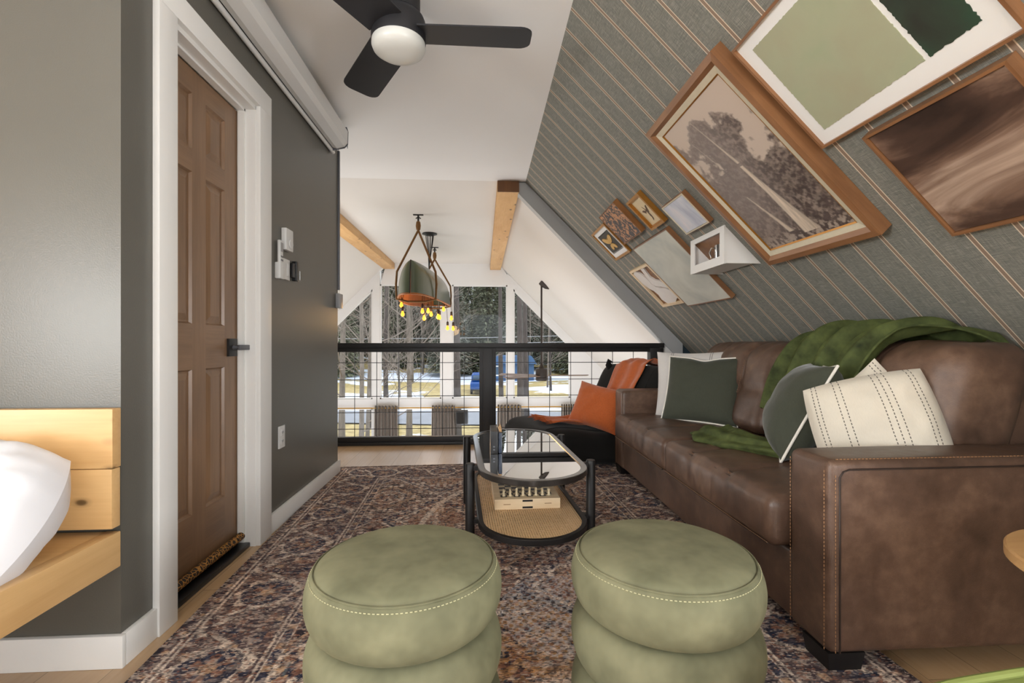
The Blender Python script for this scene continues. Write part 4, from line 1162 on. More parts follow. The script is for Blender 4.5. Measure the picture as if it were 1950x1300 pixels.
def ragged(P, amp=.004, step=.012, seed=0):
    out = []; n = len(P)
    for k in range(n):
        a, b = Vector(P[k]), Vector(P[(k+1) % n]); L = (b-a).length; m_ = max(2, int(L/step)); d = (b-a)/L; nn = Vector((-d.y, d.x))
        for i in range(m_):
            p = a+d*L*i/m_+nn*amp*noise.noise(Vector((i*.9+seed, k*3.3, seed)))*2; out.append((p.x, p.y))
    return out
t = pic('framed_abstract', 'framed abstract with a sage and a dark green block on white paper', .965, 1.605, -.775, -.305, .030, .009, 'frame_wood')
art(t, 'paper', 'paper', .974, 1.596, -.766, -.314, .018)
art(t, 'sage_block', 'sage_paint', 1.17, 1.545, -.73, -.36, .0195, ragged([(1.545, -.725), (1.175, -.725), (1.172, -.372), (1.552, -.358)], .0016, .006, 2))
art(t, 'forest_block', 'forest_paint', 1.02, 1.16, -.73, -.37, .0195, ragged([(1.156, -.725), (1.022, -.725), (1.026, -.378), (1.158, -.372)], .0024, .006, 7))
t = pic('framed_painting', 'framed stormy brown painting at the right, below the green abstract', 1.03, 1.452, -.272, .168, .036, .009, 'frame_wood')
art(t, 'canvas', 'storm_art', 1.042, 1.440, -.26, .156, .028)
t = pic('framed_butterfly', 'small gold framed butterfly specimen, lowest left of the picture group', 3.69, 4.098, -.672, -.357, .022, .020, 'gold_frame')
frame_ring(MB(), 3.71, 4.078, -.652, -.377, .05, .004, .012).build('mat', 'paper', t, 0)
art(t, 'backing', 'art_black', 3.75, 4.04, -.615, -.415, .012)
def wing(cy, cs, ry, rs, rot, n=18):
    return [(cy+ry*math.cos(a)*math.cos(rot)-rs*math.sin(a)*math.sin(rot), cs+ry*math.cos(a)*math.sin(rot)+rs*math.sin(a)*math.cos(rot)) for a in np.linspace(0, 2*PI, n, endpoint=False)]
mb = MB(); yc, sc = 3.895, -.515
for a in (wing(yc+.05, sc-.028, .062, .026, -.45), wing(yc-.05, sc-.028, .062, .026, .45), wing(yc+.032, sc+.042, .036, .022, .6), wing(yc-.032, sc+.042, .036, .022, -.6), wing(yc, sc, .006, .05, 0)):
    gpanel(mb, yc-.1, yc+.1, sc-.1, sc+.1, .016, a)
mb.build('butterfly', 'butterfly_gold', t, 0)
t = pic('framed_floral', 'small picture of mottled tan and charcoal flowers, deep dark frame', 3.213, 3.611, -.726, -.436, .042, .006, 'wood_dark_art')
art(t, 'canvas', 'floral_art', 3.221, 3.603, -.718, -.444, .040)
t = pic('framed_bird', 'small gold framed ink sketch of a bird on beige ground', 2.872, 3.097, -.655, -.404, .034, .016, 'gold_frame')
frame_ring(MB(), 2.888, 3.081, -.639, -.42, .010, .004, .024).build('liner', 'gold_frame', t, 0)
art(t, 'backing', 'art_cream', 2.898, 3.071, -.629, -.43, .016)
mb = MB()
for a in ([(2.998, -.57), (2.985, -.53), (2.99, -.485), (2.978, -.465), (2.972, -.49), (2.975, -.535)], [(2.985, -.53), (3.02, -.545), (3.04, -.54), (3.01, -.515)], [(2.98, -.53), (2.955, -.56), (2.935, -.565), (2.965, -.51)], [(2.985, -.48), (3.0, -.45), (2.98, -.46)]):
    gpanel(mb, 2.9, 3.07, -.63, -.43, .0175, a)
mb.build('bird', 'bird_ink', t, 0)
t = pic('framed_abstract', 'small pale lilac abstract in a white edged box frame, below the forest print', 2.496, 2.779, -.484, -.265, .034, .007, 'linen_mat')
frame_ring(MB(), 2.492, 2.783, -.488, -.261, .004, .002, .030).build('outer_edge', 'frame_wood', t, 0)
art(t, 'canvas', 'mist_art', 2.505, 2.770, -.475, -.274, .030)
t = thing('canvas_painting', 'large plain pale canvas behind the white wall box', 'picture', slope(3.25, -.06, 0))
frame_ring(MB(), 2.93, 3.585, -.366, .252, .008, .002, .034).build('frame', 'frame_wood', t, 0)
art(t, 'canvas', 'pale_canvas', 2.938, 3.577, -.358, .244, .033)
t = pic('framed_relief', 'white organic relief with dark openings in a pale frame, lowest of the group', 3.597, 4.03, -.213, .215, .032, .022, 'pale_ply')
art(t, 'backing', 'wood_dark_art', 3.619, 4.008, -.191, .193, .010)
def rp(x, y): return (4.008-.389*x, -.191+.384*y)       # 0..1 right, down
for P in ([(0, .06), (.10, .0), (.22, .0), (.34, .10), (.42, .30), (.40, .42), (.46, .52), (.6, .58), (.8, .62), (.93, .7), (1, .8), (1, .9), (.86, .93), (.7, 1), (.28, 1), (.18, .86), (.24, .72), (.2, .6), (.08, .5), (0, .34)], [(.55, 0), (.72, 0), (.66, .12), (.62, .26), (.7, .36), (.86, .42), (1, .5), (1, .66), (.86, .6), (.7, .55), (.52, .5), (.42, .44), (.44, .3)]):
    Q = [rp(*p) for p in P]; n = len(Q); mb = MB()
    vs = [slope(a, b, .010) for a, b in Q]+[slope(a, b, .024) for a, b in Q]
    mb.add(vs, [tuple(range(n))[::-1], tuple(range(n, 2*n))]+[(i, (i+1) % n, n+(i+1) % n, n+i) for i in range(n)]); mb.build('relief', 'stone_white', t, 0)

# white niche box with a steel mug
NX, N0, N1, NZ0, NZ1 = 1.296, 2.458, 2.862, 1.374, 1.574
nb = thing('wall_niche', 'white box shelf jutting from the papered slope, holding a steel mug', 'wall shelf', (NX, 2.66, NZ0))
mb = MB(); xr = lambda z_: K-z_-.002
def wedge(ya, yb): mb.prism([(NX, NZ0), (xr(NZ0), NZ0), (xr(NZ1), NZ1), (NX, NZ1)], lambda a, b, d: (a, d, b), ya, yb)
wedge(N0, N0+.012); wedge(N1-.012, N1)
mb.box((NX, N0+.0122, NZ0), (xr(NZ0+.03)-.012, N1-.0122, NZ0+.030))
mb.build('box_shell', 'white_paint', nb, 0)
mb = MB(); mb.box((NX-.009, N0-.003, NZ0-.003), (NX-.0002, N0+.045, NZ1+.004)); mb.box((NX-.009, N1-.045, NZ0-.003), (NX-.0002, N1+.003, NZ1+.004)); mb.box((NX-.009, N0+.0452, NZ1-.026), (NX-.0002, N1-.0452, NZ1+.004)); mb.box((NX-.009, N0+.0452, NZ0-.003), (NX-.0002, N1-.0452, NZ0+.045)); mb.build('face_frame', 'white_paint', nb, 0)
MB().prism([(xr(NZ0+.03)-.006, NZ0+.03), (xr(NZ0+.03), NZ0+.03), (xr(NZ1-.004), NZ1-.004), (xr(NZ1-.004)-.006, NZ1-.004)], lambda a, b, d: (a, d, b), N0+.012, N1-.012).build('wood_lining', 'frame_wood', nb, 0)
mg = thing('steel_mug', 'polished steel mug standing in the white wall box', 'mug', (NX+.043, 2.575, NZ0+.031))
ml = Vector((NX+.043, 2.575, NZ0+.031))
MB().lathe([(0, .002), (.038, 0), (.040, .003), (.040, .090), (.0375, .090), (.0375, .006), (0, .006)], ml, 32).build('cup', 'chrome', mg)
MB().tube([ml+Vector((-.036, .015, .075)), ml+Vector((-.052, .022, .078)), ml+Vector((-.060, .026, .05)), ml+Vector((-.052, .022, .02)), ml+Vector((-.036, .015, .018))], .004, 8).build('mug_handle', 'chrome', mg)

# ------------------------------------------------------------------ ceiling fans
fc = Vector((-.352, 2.0, 0))
fn_ = thing('ceiling_fan', 'black three blade ceiling fan with a round frosted light, on the flat ceiling', 'ceiling fan', (fc.x, fc.y, ZC))
MB().lathe([(.0, 2.469), (.088, 2.469), (.088, 2.325), (.086, 2.318), (0, 2.318)], fc, 48).build('mount', 'fan_black', fn_)
MB().lathe([(0, 2.312), (.092, 2.312), (.104, 2.300), (.110, 2.285), (.112, 2.205), (.110, 2.198), (0, 2.198)], fc, 48).build('motor_housing', 'fan_black', fn_)
MB().lathe([(.0, 2.198), (.109, 2.198), (.110, 2.180), (.104, 2.165), (.085, 2.152), (.055, 2.143), (.02, 2.140), (0, 2.140)], fc, 48).build('light_dome', 'opal', fn_)
def blade_mesh(c, ang, r0, r1, w0, w1, th, tilt, z_, mat, parent, tip=.04, zr=0):
    M3 = Matrix.Rotation(ang, 3, 'Z') @ Matrix.Rotation(tilt, 3, 'X')
    P = [(r0, -w0/2)]
    for a in np.linspace(-PI/2, 0, 6): P.append((r1-tip+tip*math.cos(a), -w1/2+tip+tip*math.sin(a)))
    for a in np.linspace(0, PI/2, 6): P.append((r1-tip+tip*math.cos(a), w1/2-tip+tip*math.sin(a)))
    P.append((r0, w0/2))
    mb = MB().prism(P, lambda a, b, d: Vector((c.x, c.y, z_))+M3 @ Vector((a, b, d)), -th/2, th/2)
    return mb.build('blade', mat, parent, 30)
for k, a in enumerate((0, 121, 241)):
    blade_mesh(fc, R(a), .085, .555, .165, .178, .006, R(9), 2.238, 'fan_black', fn_, .05)

f2 = Vector((.885, 7.14, 0)); zf = KR-f2.x
fn2 = thing('ceiling_fan', 'small bronze fan on a long rod from the white slope, beyond the railing', 'ceiling fan', (f2.x, f2.y, zf))
M['bronze'] = plain('bronze', lin(50, 41, 34), .5, .1, 8, metal=.2)
MB().lathe([(.012, -.16), (.05, -.12), (.075, -.06), (.08, .0), (.0, .02)], (f2.x+.02, f2.y, zf+.01), 24, Matrix.Rotation(R(-38), 3, 'Y')).build('canopy', 'bronze', fn2)
MB().tube([(f2.x, f2.y, zf-.02), (f2.x, f2.y, .60)], .014, 12).build('downrod', 'bronze', fn2)
MB().lathe([(.014, .66), (.022, .62), (.045, .58), (.088, .565), (.09, .45), (.088, .44), (0, .44)], f2, 28).build('motor_housing', 'bronze', fn2)
MB().lathe([(0, .435), (.088, .435), (.088, .40), (.08, .385), (0, .385)], f2, 28).build('bottom_cap', 'bronze', fn2)
for a in (2, 150, 218): blade_mesh(f2, R(a), .06, .72, .10, .13, .009, R(-9), .462, 'fan_wood', fn2, .03)

# ------------------------------------------------------------------ canoe chandelier
cn = thing('canoe_chandelier', 'upturned green canoe hung by ropes with glowing filament bulbs, beyond the railing', 'chandelier', (-.76, 6.6, ZC))
CX0, CY0, CL = -.80, 5.30, 2.75
def hull(u_, v_, off=0.):
    """u along, v across from one gunwale over the keel to the other"""
    t_ = max(0., min(1., u_)); b = .285*(max(0, math.sin(PI*min(max(t_, .0), 1.)))**.34)-off
    b = max(b, .004); hgt = .375-off*.6
    gz = 1.50+.10*t_-.05*(1-abs(2*t_-1)**2)+off*.2           # gunwale height
    kz = 1.50+.10*t_+hgt-.035*(1-abs(2*t_-1)**4)*.0
    a = PI*v_; cxv = math.cos(a); sxv = math.sin(a)
    x = -b*(abs(cxv)**.75)*math.copysign(1, cxv); z_ = gz+(kz-gz)*abs(sxv)**.8
    rake = .05*(1-sxv)*(1 if t_ < .5 else -1)*(abs(2*t_-1)**8)
    return Vector((CX0+.045*t_+x, CY0+CL*t_-rake, z_))
def uu(i): return .5-.5*math.cos(PI*i)
hl = MB().grid(lambda u_, v_: hull(uu(u_), v_), 60, 28, g=lambda a, b: (a, b, 0)).build('hull', 'canoe_green', cn, 50)
MB().grid(lambda u_, v_: hull(.012+.976*uu(u_), v_, .012), 50, 24).build('lining', 'canoe_inside', cn, 179)
for v_ in (0, 1): MB().tube([hull(uu(i/60), v_)+Vector((0, 0, -.004)) for i in range(61)], .011, 8).build('gunwale', 'canoe_inside', hl)
MB().tube([hull(0, v_/12)+Vector((0, -.006, 0)) for v_ in range(0, 7)], .007, 8).build('stem_band', 'bronze', hl)
for yy in (5.68, 7.585):
    t_ = (yy-CY0)/CL
    hz = ZC+.012
    hk = MB().box((-.83, yy-.012, hz-.012), (-.71, yy+.012, hz)).tube([(-.77, yy, hz), (-.77, yy, hz-.075)], .012, 8).tube([(-.80, yy, hz-.05), (-.77, yy, hz-.03), (-.74, yy, hz-.05)], .007, 6).build('ceiling_hook', 'black_metal', cn)
    MB().lathe([(.006, .06), (.024, .045), (.030, 0), (.024, -.045), (.006, -.06)], (-.77, yy, hz-.135), 16).build('pulley', 'rope', cn)
    top = Vector((-.77, yy, hz-.19))
    L_ = [hull(t_, q/14) for q in range(15)]
    left, right = L_[0], L_[-1]
    over = [p+(p-Vector((CX0+.045*t_, p.y, 1.62))).normalized()*.014 for p in L_[2:13]]
    pts = [top, top.lerp(Vector((left.x-.02, yy, left.z+.30)), .98), Vector((left.x-.026, yy, left.z+.16)), Vector((left.x-.018, yy, left.z-.015)), Vector((CX0+.045*t_-.1, yy, left.z-.045)), Vector((CX0+.045*t_+.1, yy, left.z-.045)), Vector((right.x+.018, yy, right.z-.015)), Vector((right.x+.026, yy, right.z+.16)), top.lerp(Vector((right.x+.02, yy, right.z+.30)), .98), top]
    mb = MB().tube(pts, .013, 8); mb.build('rope_sling', 'rope', cn)
cy_ = 6.65; cxp = -.745; hz = ZC+.012
MB().lathe([(0, hz), (.10, hz), (.105, hz-.012), (.05, hz-.03), (.02, hz-.035), (0, hz-.035)], (cxp, cy_, 0), 28).build('canopy', 'black_metal', cn)
mb = MB()
for i in range(9):
    a = 2*PI*i/9; mb.tube([(cxp+.055*math.cos(a), cy_+.055*math.sin(a), hz-.02), (cxp+.05*math.cos(a), cy_+.05*math.sin(a), hz-.08), (cxp+.018*math.cos(a), cy_+.018*math.sin(a), hz-.30), (cxp-.01, cy_, 1.95)], .004, 6)
mb.build('cable_bundle', 'black_metal', cn)
bulbs = [(-1.04, 6.1, 1.465), (-1.025, 6.1, 1.35), (-.80, 6.3, 1.40), (-.76, 6.6, 1.425), (-.79, 6.4, 1.315), (-.72, 6.62, 1.38), (-.60, 6.35, 1.33), (-.62, 6.8, 1.345), (-.56, 6.75, 1.46), (-.46, 6.9, 1.34), (-.53, 7.1, 1.205), (-.45, 7.15, 1.20)]
for x, y, z_ in bulbs:
    sk = MB().lathe([(0, .075), (.011, .07), (.016, .06), (.017, .018), (.014, .012), (0, .012)], (x, y, z_), 14).tube([(x, y, z_+.07), (x*.9-.08, y, 1.70)], .003, 6).build('bulb_socket', 'bronze', cn)
    MB().lathe([(.011, .014), (.013, .0), (.021, -.020), (.024, -.034), (.019, -.048), (.010, -.057), (0, -.059)], (x, y, z_), 16).build('bulb', 'bulb', sk)

# ------------------------------------------------------------------ bed in the alcove
bd = thing('platform_bed', 'knotty pine platform bed with a low board headboard in the alcove', 'bed', (-1.8, .4, .3))
hb = MB().box((-2.7, 1.400, .588), (WX+.014, 1.432, .757), .003, 0).build('headboard_plank', 'pine', bd)
MB().box((-2.7, 1.400, .417), (WX+.012, 1.432, .5865), .003, 0).build('headboard_plank', 'pine', bd)
MB().box((-1.082, -.9, .300), (WX+.014, 1.431, .402), .003, 1).build('side_rail', 'pine', bd)
for i in range(5): MB().box((-2.7, 1.43-.46*(i+1)+.002, .375), (-1.083, 1.43-.46*i, .400), .002, 0).build('slat_board', 'pine', bd)
for x_, y_ in ((-1.3, -.7), (-2.5, -.7), (-2.5, 1.2), (-1.6, 1.2)): MB().box((x_-.05, y_-.05, 0), (x_+.05, y_+.05, .375), .003, 2).build('leg', 'pine', bd)
t = thing('pillow', 'plump white pillow slumped against the pine headboard', 'pillow', (-1.48, 1.2, .42))
MB().pillow((-1.345, 1.165, .500), (.985, .10, -.02), (-.05, .62, .48), .58, .50, .30, 0., 40, .014, 8., rnd=.6, pw=.42).build('case', 'sheet_white', t, 80)

# ------------------------------------------------------------------ side table and chair at the right edge
t = thing('side_table', 'round oak side table by the near sofa arm, cut by the right edge', 'side table', (1.338, .80, 0))
MB().lathe([(0, .472), (.252, .472), (.258, .477), (.258, .496), (.254, .500), (0, .500)], (1.338, .80, 0), 64).build('tabletop', 'oak', t, 30)
MB().lathe([(0, 0), (.16, 0), (.16, .012), (.03, .02), (.022, .05), (.022, .44), (.06, .472), (0, .472)], (1.338, .80, 0), 32).build('pedestal', 'black_metal', t, 30)
ch = thing('green_chair', 'olive green velvet chair seat with piped edge at the bottom right corner', 'chair', (.80, .40, 0))
def seatp(k, z_, a):
    c, s_ = math.cos(a), math.sin(a); e = .55
    x = .26*k*math.copysign(abs(c)**e, c); y = .26*k*math.copysign(abs(s_)**e, s_); r_ = R(7)
    return Vector((.79+x*math.cos(r_)-y*math.sin(r_), .41+x*math.sin(r_)+y*math.cos(r_), z_))
rows_ = [(.0, .40), (.93, .40), (.985, .41), (1.0, .425), (.985, .440), (.96, .445), (.92, .440), (.85, .446), (.6, .458), (.3, .462), (0.001, .463)]
MB().grid(lambda u_, v_: seatp(*rows_[round(u_*(len(rows_)-1))], 2*PI*v_), len(rows_), 72, cv=True).build('seat', 'chair_velvet', ch, 70)
MB().tube([seatp(.955, .4475, 2*PI*i/90) for i in range(90)], .006, 8, closed=True).build('piping', 'chair_velvet', ch)
for sx_ in (-1, 1):
    for sy in (-1, 1): MB().tube([(.79+sx_*.17, .41+sy*.17, .41), (.79+sx_*.21, .41+sy*.21, .002)], [.016, .011], 12).build('leg', 'oak', ch)

# ------------------------------------------------------------------ great room curtains and speaker
t = thing('curtain_rod', 'thin brass curtain rod across the lower gable windows', 'curtain rod', (-.7, 9.02, -.27))
MB().tube([(-3.3, 9.02, -.262), (2.0, 9.02, -.262)], .011, 10).build('rod', 'brass', t)
for i, (a, b, lab) in enumerate(((-2.03, -1.60, 'leftmost'), (-.965, -.535, 'second from left'), (.275, .725, 'right of the railing post'), (1.50, 1.82, 'rightmost, behind the black lounger'))):
    t = thing('curtain', 'grey and cream striped curtain on the lower windows, '+lab, 'curtain', ((a+b)/2, 9.0, -.24), 'striped curtains')
    n_ = 7
    def cf(u_, v_, a=a, b=b):
        k = 1+.10*v_; x = (a+b)/2+(b-a)*(u_-.5)*k
        return Vector((x, 8.985+.045*math.sin(u_*2*PI*n_)+.008*math.sin(u_*31+v_*5), -.215-1.9*v_))
    o = MB().grid(cf, 140, 12, g=lambda u_, v_: (u_*(n_*2/9.), v_, 0)).build('panel', 'curtain', t, 179)
    md = o.modifiers.new('thickness', 'SOLIDIFY'); md.thickness = .004
    mb = MB()
    for k in range(n_):
        x = a+(b-a)*(k+.5)/n_; pts = [(x, 9.02+.018*math.cos(q), -.262+.018*math.sin(q)) for q in np.linspace(0, 2*PI, 12, endpoint=False)]; mb.tube(pts, .003, 6, closed=True)
    mb.build('rings', 'brass', t)
t = thing('loudspeaker', 'black loudspeaker mounted beside a curtain on the lower gable windows', 'speaker', (-.39, 8.93, -.43))
MB().box((-.50, 8.80, -.545), (-.285, 9.0, -.30), .008).build('cabinet', 'black_plastic', t)
MB().box((-.49, 8.792, -.535), (-.34, 8.80, -.31), .004).build('grille', 'felt_dark', t)
MB().box((-.42, 9.0, -.46), (-.36, YF-.005, -.40), .004).build('bracket', 'black_metal', t)

# ------------------------------------------------------------------ outdoors
GZ = -3.3
def gh(x, y):
    r_ = 0
    if y > 62: r_ += (y-62)*.07
    return GZ+r_+.25*noise.noise(Vector((x*.08, y*.08, 0)))+.06*noise.noise(Vector((x*.5, y*.5, 3)))
gm = MB().grid(lambda u_, v_: Vector((-70+140*u_, 9.3+150*v_, gh(-70+140*u_, 9.3+150*v_))), 120, 150).build('ground', 'ground', None, 179)
struct(gm)
def road_y(x): return 24.5-.10*x
mb = MB().grid(lambda u_, v_: Vector((-45+90*u_, road_y(-45+90*u_)+5.0*v_, gh(-45+90*u_, road_y(-45+90*u_)+5.0*v_)+.07)), 90, 8)
struct(mb.build('road', 'asphalt', None, 179))
def snowpatch(cx_, cy2, rx, ry, sd):
    def f(u_, v_):
        a = 2*PI*u_; r_ = v_*(1+.35*noise.noise(Vector((math.cos(a)*1.4+sd, math.sin(a)*1.4, sd))))
        x = cx_+rx*r_*math.cos(a); y = cy2+ry*r_*math.sin(a)
        return Vector((x, y, gh(x, y)+.10*(1-v_*v_)+.015))
    return MB().grid(f, 40, 10, cu=True)
for i, (a, b, c, d, lab) in enumerate(((-4, 31.5, 30, 2.0, 'long snow bank beside the road beyond the windows'), (-1.0, 37, 2.4, 1.6, 'snow patch on the lawn left of the railing post'), (8.5, 44, 4.5, 4, 'wide snow field behind the far fan'), (3, 58, 14, 5, 'far snow strip at the edge of the wood'), (-10, 62, 10, 4, 'far snow strip seen through the left windows'))):
    o = snowpatch(a, b, c, d, i*3.1).build('snow_patch', 'snow', None, 179, root=(a, b, GZ)); tag(o, lab, 'snow', None)

# trees
def rtube(mb, p0, d, L, r, depth, spread, up):
    """a limb and its branches"""
    n = 6; pts = [Vector(p0)]; rs = [r]; d = Vector(d).normalized()
    for i in range(n):
        d = (d+Vector((random.uniform(-1, 1), random.uniform(-1, 1), random.uniform(-.6, .8)))*.16+Vector((0, 0, up*.06))).normalized()
        pts.append(pts[-1]+d*L/n); rs.append(max(.006, r*(1-(i+1)/n*.8)))
    mb.tube(pts, rs, 5 if depth else 4, caps=False)
    if depth:
        for k in range(random.randint(3, 5)):
            i = random.randint(1, n-1); q = pts[i]; s_ = Vector((random.uniform(-1, 1), random.uniform(-1, 1), random.uniform(-.2, .9))).normalized()
            rtube(mb, q, (d*.5+s_*spread).normalized(), L*random.uniform(.4, .65), rs[i]*.55, depth-1, spread, up)
def bare_tree(name, h_, r, lab, grp, low=.25, nb=16, bark='bark'):
    t = thing(name, lab, 'tree', (0, 0, 0), grp)
    pts = []; rs = []
    for i in range(9):
        f = i/8; pts.append((.10*h_*.1*math.sin(f*3+r*40), .06*h_*.1*math.sin(f*4+1), h_*f)); rs.append(r*(1-.75*f)*(1.25 if i == 0 else 1))
    MB().tube(pts, rs, 10).build('trunk', bark, t, 179)
    mb = MB()
    for k in range(nb):
        f = low+(1-low)*(k+random.random())/nb; i = min(7, int(f*8)); p = Vector(pts[i]).lerp(Vector(pts[i+1]), f*8-i)
        a = random.uniform(0, 2*PI); rtube(mb, p, (math.cos(a), math.sin(a), random.uniform(.15, .8)), h_*.26*(1.15-f*.6), r*.30*(1.1-f*.7), 2, .8, .6)
    mb.build('branches', 'twig', t, 179)
    return t
def evergreen(name, h_, r, cw, lab, grp, mat, n=2600, low=.08):
    t = thing(name, lab, 'tree', (0, 0, 0), grp)
    MB().tube([(0, 0, -.2), (.05, 0, h_*.5), (0, .04, h_)], [r, r*.7, .02], 9).build('trunk', 'bark_dark', t, 179)
    vs = []; fs = []
    for k in range(n):
        f = low+(1-low)*random.random()**1.15; R_ = cw*(1-f)**.75+.25
        a = random.uniform(0, 2*PI); q = R_*random.random()**.55
        c = Vector((q*math.cos(a), q*math.sin(a), h_*f-.25*q))
        out = Vector((math.cos(a+random.uniform(-.8, .8)), math.sin(a+random.uniform(-.8, .8)), random.uniform(-.7, .25))).normalized()
        sd = out.cross(Vector((random.uniform(-.5, .5), random.uniform(-.5, .5), 1))).normalized(); L = random.uniform(.3, .8); w = random.uniform(.06, .17)
        m_ = len(vs); vs += [c-out*L*.5, c+sd*w-out*L*.05, c+out*L*.5, c-sd*w-out*L*.05]; fs.append((m_, m_+1, m_+2, m_+3))
    MB().add(vs, fs).build('foliage', mat, t, 0)
    return t
protos = {
 'e1': evergreen('evergreen_tree', 17, .20, 3.4, 'dense dark hemlock in the wood beyond the gable windows', 'dark hemlocks in the wood', 'needles', 9000, .03),
 'e2': evergreen('evergreen_tree', 20, .22, 3.0, 'tall grey green pine in the wood beyond the gable windows', 'grey green pines in the wood', 'needles_grey', 9000, .06),
 'b1': bare_tree('bare_tree', 15, .12, 'bare grey hardwood with fine twigs beyond the gable windows', 'bare hardwoods in the wood', .18, 18),
 'b2': bare_tree('bare_tree', 13, .075, 'thin bare sapling with low branches beyond the gable windows', 'thin bare saplings in the wood', .06, 20),
 'p1': bare_tree('pine_trunk', 18, .17, 'straight dark pine trunk near the road', 'straight dark pine trunks', .5, 8, 'bark_dark'),
}
used = set()
def plant(kind, x, y, s_=1., rz=0., label=None, grp=None):
    p = protos[kind]
    if kind in used: o = copy_tree(p)
    else: o = p; used.add(kind)
    o.location = (x, y, gh(x, y)-.05); o.rotation_euler = (0, 0, rz); o.scale = (s_, s_, s_)
    if label: o['label'] = label; o['group'] = grp or 'single trees near the road'
    return o
def bx_(px, y): return y*math.tan(math.atan((px-975)/900)+THETA)
named = [
 ('p1', 868, 21, 1., 'straight dark pine trunk seen just right of the window mullion, by the canoe'),
 ('p1', 957, 23, .8, 'straight dark pine trunk against the right edge of the centre right window'),
 ('p1', 989, 22, .95, 'rough pine trunk at the left edge of the right raking window'),
 ('p1', 1003, 27, 1.0, 'leaning pine trunk right of the railing post, behind the far fan'),
 ('b1', 775, 20, 1., 'grey bare tree in the middle of the centre left window'),
 ('p1', 740, 26, .85, 'dark pine trunk low in the left part of the centre left window'),
 ('p1', 705, 24, .8, 'dark pine trunk at the right edge of the left raking window'),
 ('b1', 655, 18, 1., 'bare tree close to the left edge of the left raking window'),
 ('b2', 683, 15, 1.1, 'bare sapling with crossing branches in the left raking window'),
 ('b2', 700, 17.5, 1.0, 'bare sapling behind the leftmost curtain'),
 ('b2', 760, 33, 1.1, 'bare sapling on the lawn in the centre left window'),
 ('p1', 1050, 42, .6, 'thin dark trunk standing in snow in the right window'),
]
for kd, px, y, s_, lab in named: plant(kd, bx_(px, y), y, s_, random.uniform(0, 6.28), lab)
for row, (y, n_, kinds) in enumerate(((45, 6, ('b2', 'b1')), (54, 8, ('b2', 'b1')), (63, 12, ('e2', 'e1', 'b1')), (71, 13, ('e1', 'e2', 'b2')), (81, 14, ('e2', 'e1', 'e1', 'b1')), (93, 16, ('e1', 'e2')), (108, 18, ('e1', 'e2')), (124, 20, ('e2', 'e1')))):
    for i in range(n_):
        px = 560+(1240-560)*(i+.5+random.uniform(-.3, .3))/n_; yy = y+random.uniform(-3, 3)
        if row < 2 and 870 < px < 990: continue
        plant(random.choice(kinds), bx_(px, yy), yy, random.uniform(.8, 1.15), random.uniform(0, 6.28))

# blue pickup truck on the lawn and a blue house in the wood
vx, vy = bx_(916, 42), 42; vz = gh(vx, vy)
t = thing('pickup_truck', 'bright blue pickup truck parked on the lawn, left of the railing post', 'truck', (vx, vy, vz))
mb = MB().rbox((vx-.9, vy-2.4, vz+.45), (vx+.9, vy+2.4, vz+1.05), .12, (6, 10, 4)); mb.build('body', 'vehicle_blue', t)
mb = MB().rbox((vx-.82, vy-1.2, vz+1.0), (vx+.82, vy+.9, vz+1.75), .22, (6, 8, 5)); mb.build('cab', 'vehicle_blue', t)
M['dark_glass'] = plain('dark_glass', lin(70, 90, 110), .1, .02, 2)
MB().box((vx-.7, vy-1.23, vz+1.15), (vx+.7, vy-1.18, vz+1.6), .02).build('windscreen', 'dark_glass', t)
for sx_ in (-1, 1):
    for yy in (-1.5, 1.5): MB().lathe([(0, -.11), (.30, -.11), (.36, -.09), (.36, .09), (.30, .11), (0, .11)], (vx+sx_*.8, vy+yy, vz+.36), 24, Matrix.Rotation(PI/2, 3, 'Y')).build('wheel', 'black_plastic', t)
hx, hy = bx_(978, 57), 57; hz_ = gh(hx, hy)-.3
t = thing('blue_house', 'small blue house among the trees, right of the railing post', 'house', (hx, hy, hz_))
MB().box((hx-2.6, hy-2.5, hz_), (hx+2.2, hy+2.5, hz_+2.3)).build('house_wall', 'house_blue', t)
MB().prism([(hx-2.9, hz_+2.3), (hx+2.5, hz_+2.3), (hx+1.9, hz_+3.2), (hx-2.3, hz_+3.2)], lambda a, b, d: (a, d, b), hy-2.9, hy+2.9).build('roof', 'house_blue', t, 0)
w_ = MB().box((hx-2.6, hy-2.56, hz_+.9), (hx-1.4, hy-2.5, hz_+2.1)).build('house_window', 'white_paint', t)
MB().box((hx-2.45, hy-2.58, hz_+1.05), (hx-1.55, hy-2.56, hz_+1.95)).build('house_pane', 'dark_glass', w_)
pw = thing('power_line', 'pale utility wires crossing the wood beyond the gable windows', 'wire', (0, 30, 3))
for q, (za, zb_) in enumerate(((1.3, 1.9), (1.0, 1.45))):
    MB().tube([(-16+32*i/12, 30+q*1.2, za+(zb_-za)*i/12-.25*math.sin(PI*i/12)) for i in range(13)], .02, 5).build('cable', 'grey_plastic', pw)

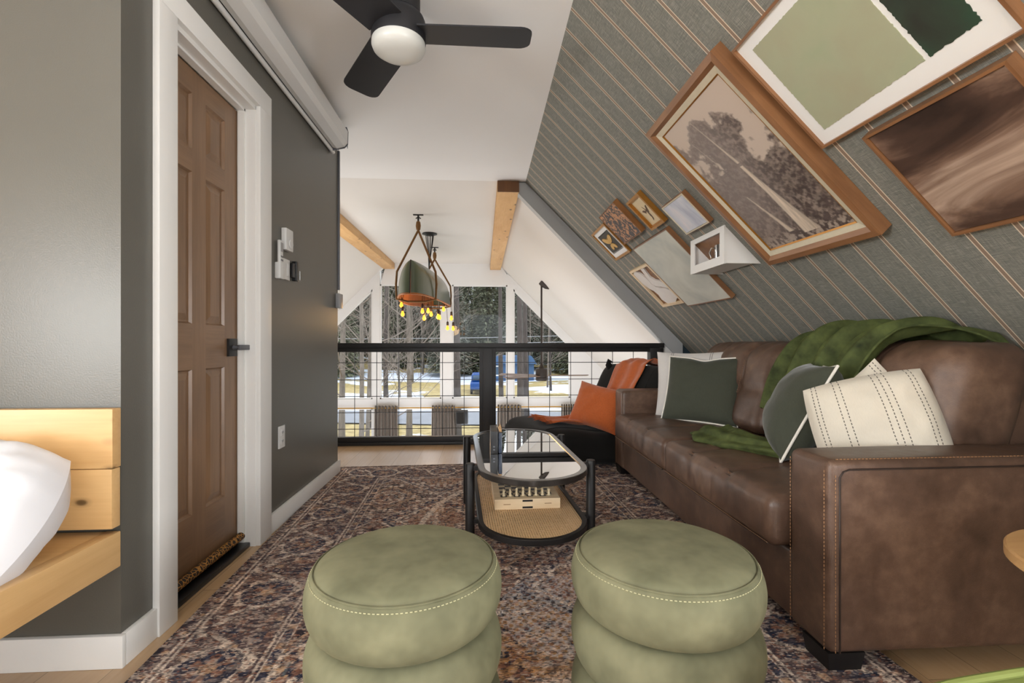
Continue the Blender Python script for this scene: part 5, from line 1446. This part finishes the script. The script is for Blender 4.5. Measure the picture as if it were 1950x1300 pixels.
# ------------------------------------------------------------------ light
W = bpy.data.worlds.new('sky'); S.world = W; W.use_nodes = True
nt = W.node_tree; nt.nodes.clear()
bgn = nt.nodes.new('ShaderNodeBackground'); ow = nt.nodes.new('ShaderNodeOutputWorld')
bgn.inputs[0].default_value = (.86, .92, 1.0, 1); bgn.inputs[1].default_value = 2.1
nt.links.new(bgn.outputs[0], ow.inputs[0])
def area(name, loc, target, sx_, sy, power, c=(1, 1, 1)):
    l = bpy.data.lights.new(name, 'AREA'); l.shape = 'RECTANGLE'; l.size = sx_; l.size_y = sy; l.energy = power; l.color = c
    o = bpy.data.objects.new(name, l); COL.objects.link(o); o.location = loc
    o.rotation_euler = (Vector(target)-Vector(loc)).to_track_quat('-Z', 'Y').to_euler(); return o
sun = bpy.data.lights.new('sun', 'SUN'); sun.energy = 1.0; sun.angle = R(2); sun.color = (1, .95, .86)
so = bpy.data.objects.new('sun', sun); COL.objects.link(so); so.rotation_euler = (R(50), 0, R(-150))
area('back_window_daylight', (-.5, -2.5, 1.45), (.2, 2.5, .7), 3.4, 1.6, 12, (1, .98, .96))
area('left_side_fill', (-2.9, -1.1, 1.3), (2.0, -2.0, 1.1), 1.5, 1.2, 185, (.97, .99, 1))  # unseen area light added left of the camera; no roof window there
area('right_side_light', (1.62, -.75, 1.12), (-2, -1.35, 1.0), 1.2, 1.0, 125, (.98, .99, 1))  # unseen area light right of the camera, no roof window modelled
area('great_room_up_fill', (-.6, 6.6, -1.9), (-.6, 6.4, 3), 4.0, 2.6, 66, (1, .99, .98))  # hidden panel added low in the great room to brighten it, not lamps
area('great_room_left_fill', (-2.75, 5.6, .75), (.5, 4.6, 1.1), 1.5, 1.5, 30, (1, .99, .97))  # fill light added out of sight behind the door wall; no dormer exists
pl_ = bpy.data.lights.new('bulb_glow', 'POINT'); pl_.energy = 10; pl_.color = (1, .62, .26); pl_.shadow_soft_size = .12
po = bpy.data.objects.new('bulb_glow', pl_); COL.objects.link(po); po.location = (-.72, 6.4, 1.28)

S.view_settings.view_transform = 'Standard'; S.view_settings.look = 'None'
S.view_settings.exposure = .35; S.view_settings.gamma = 1
S.view_settings.use_curve_mapping = False
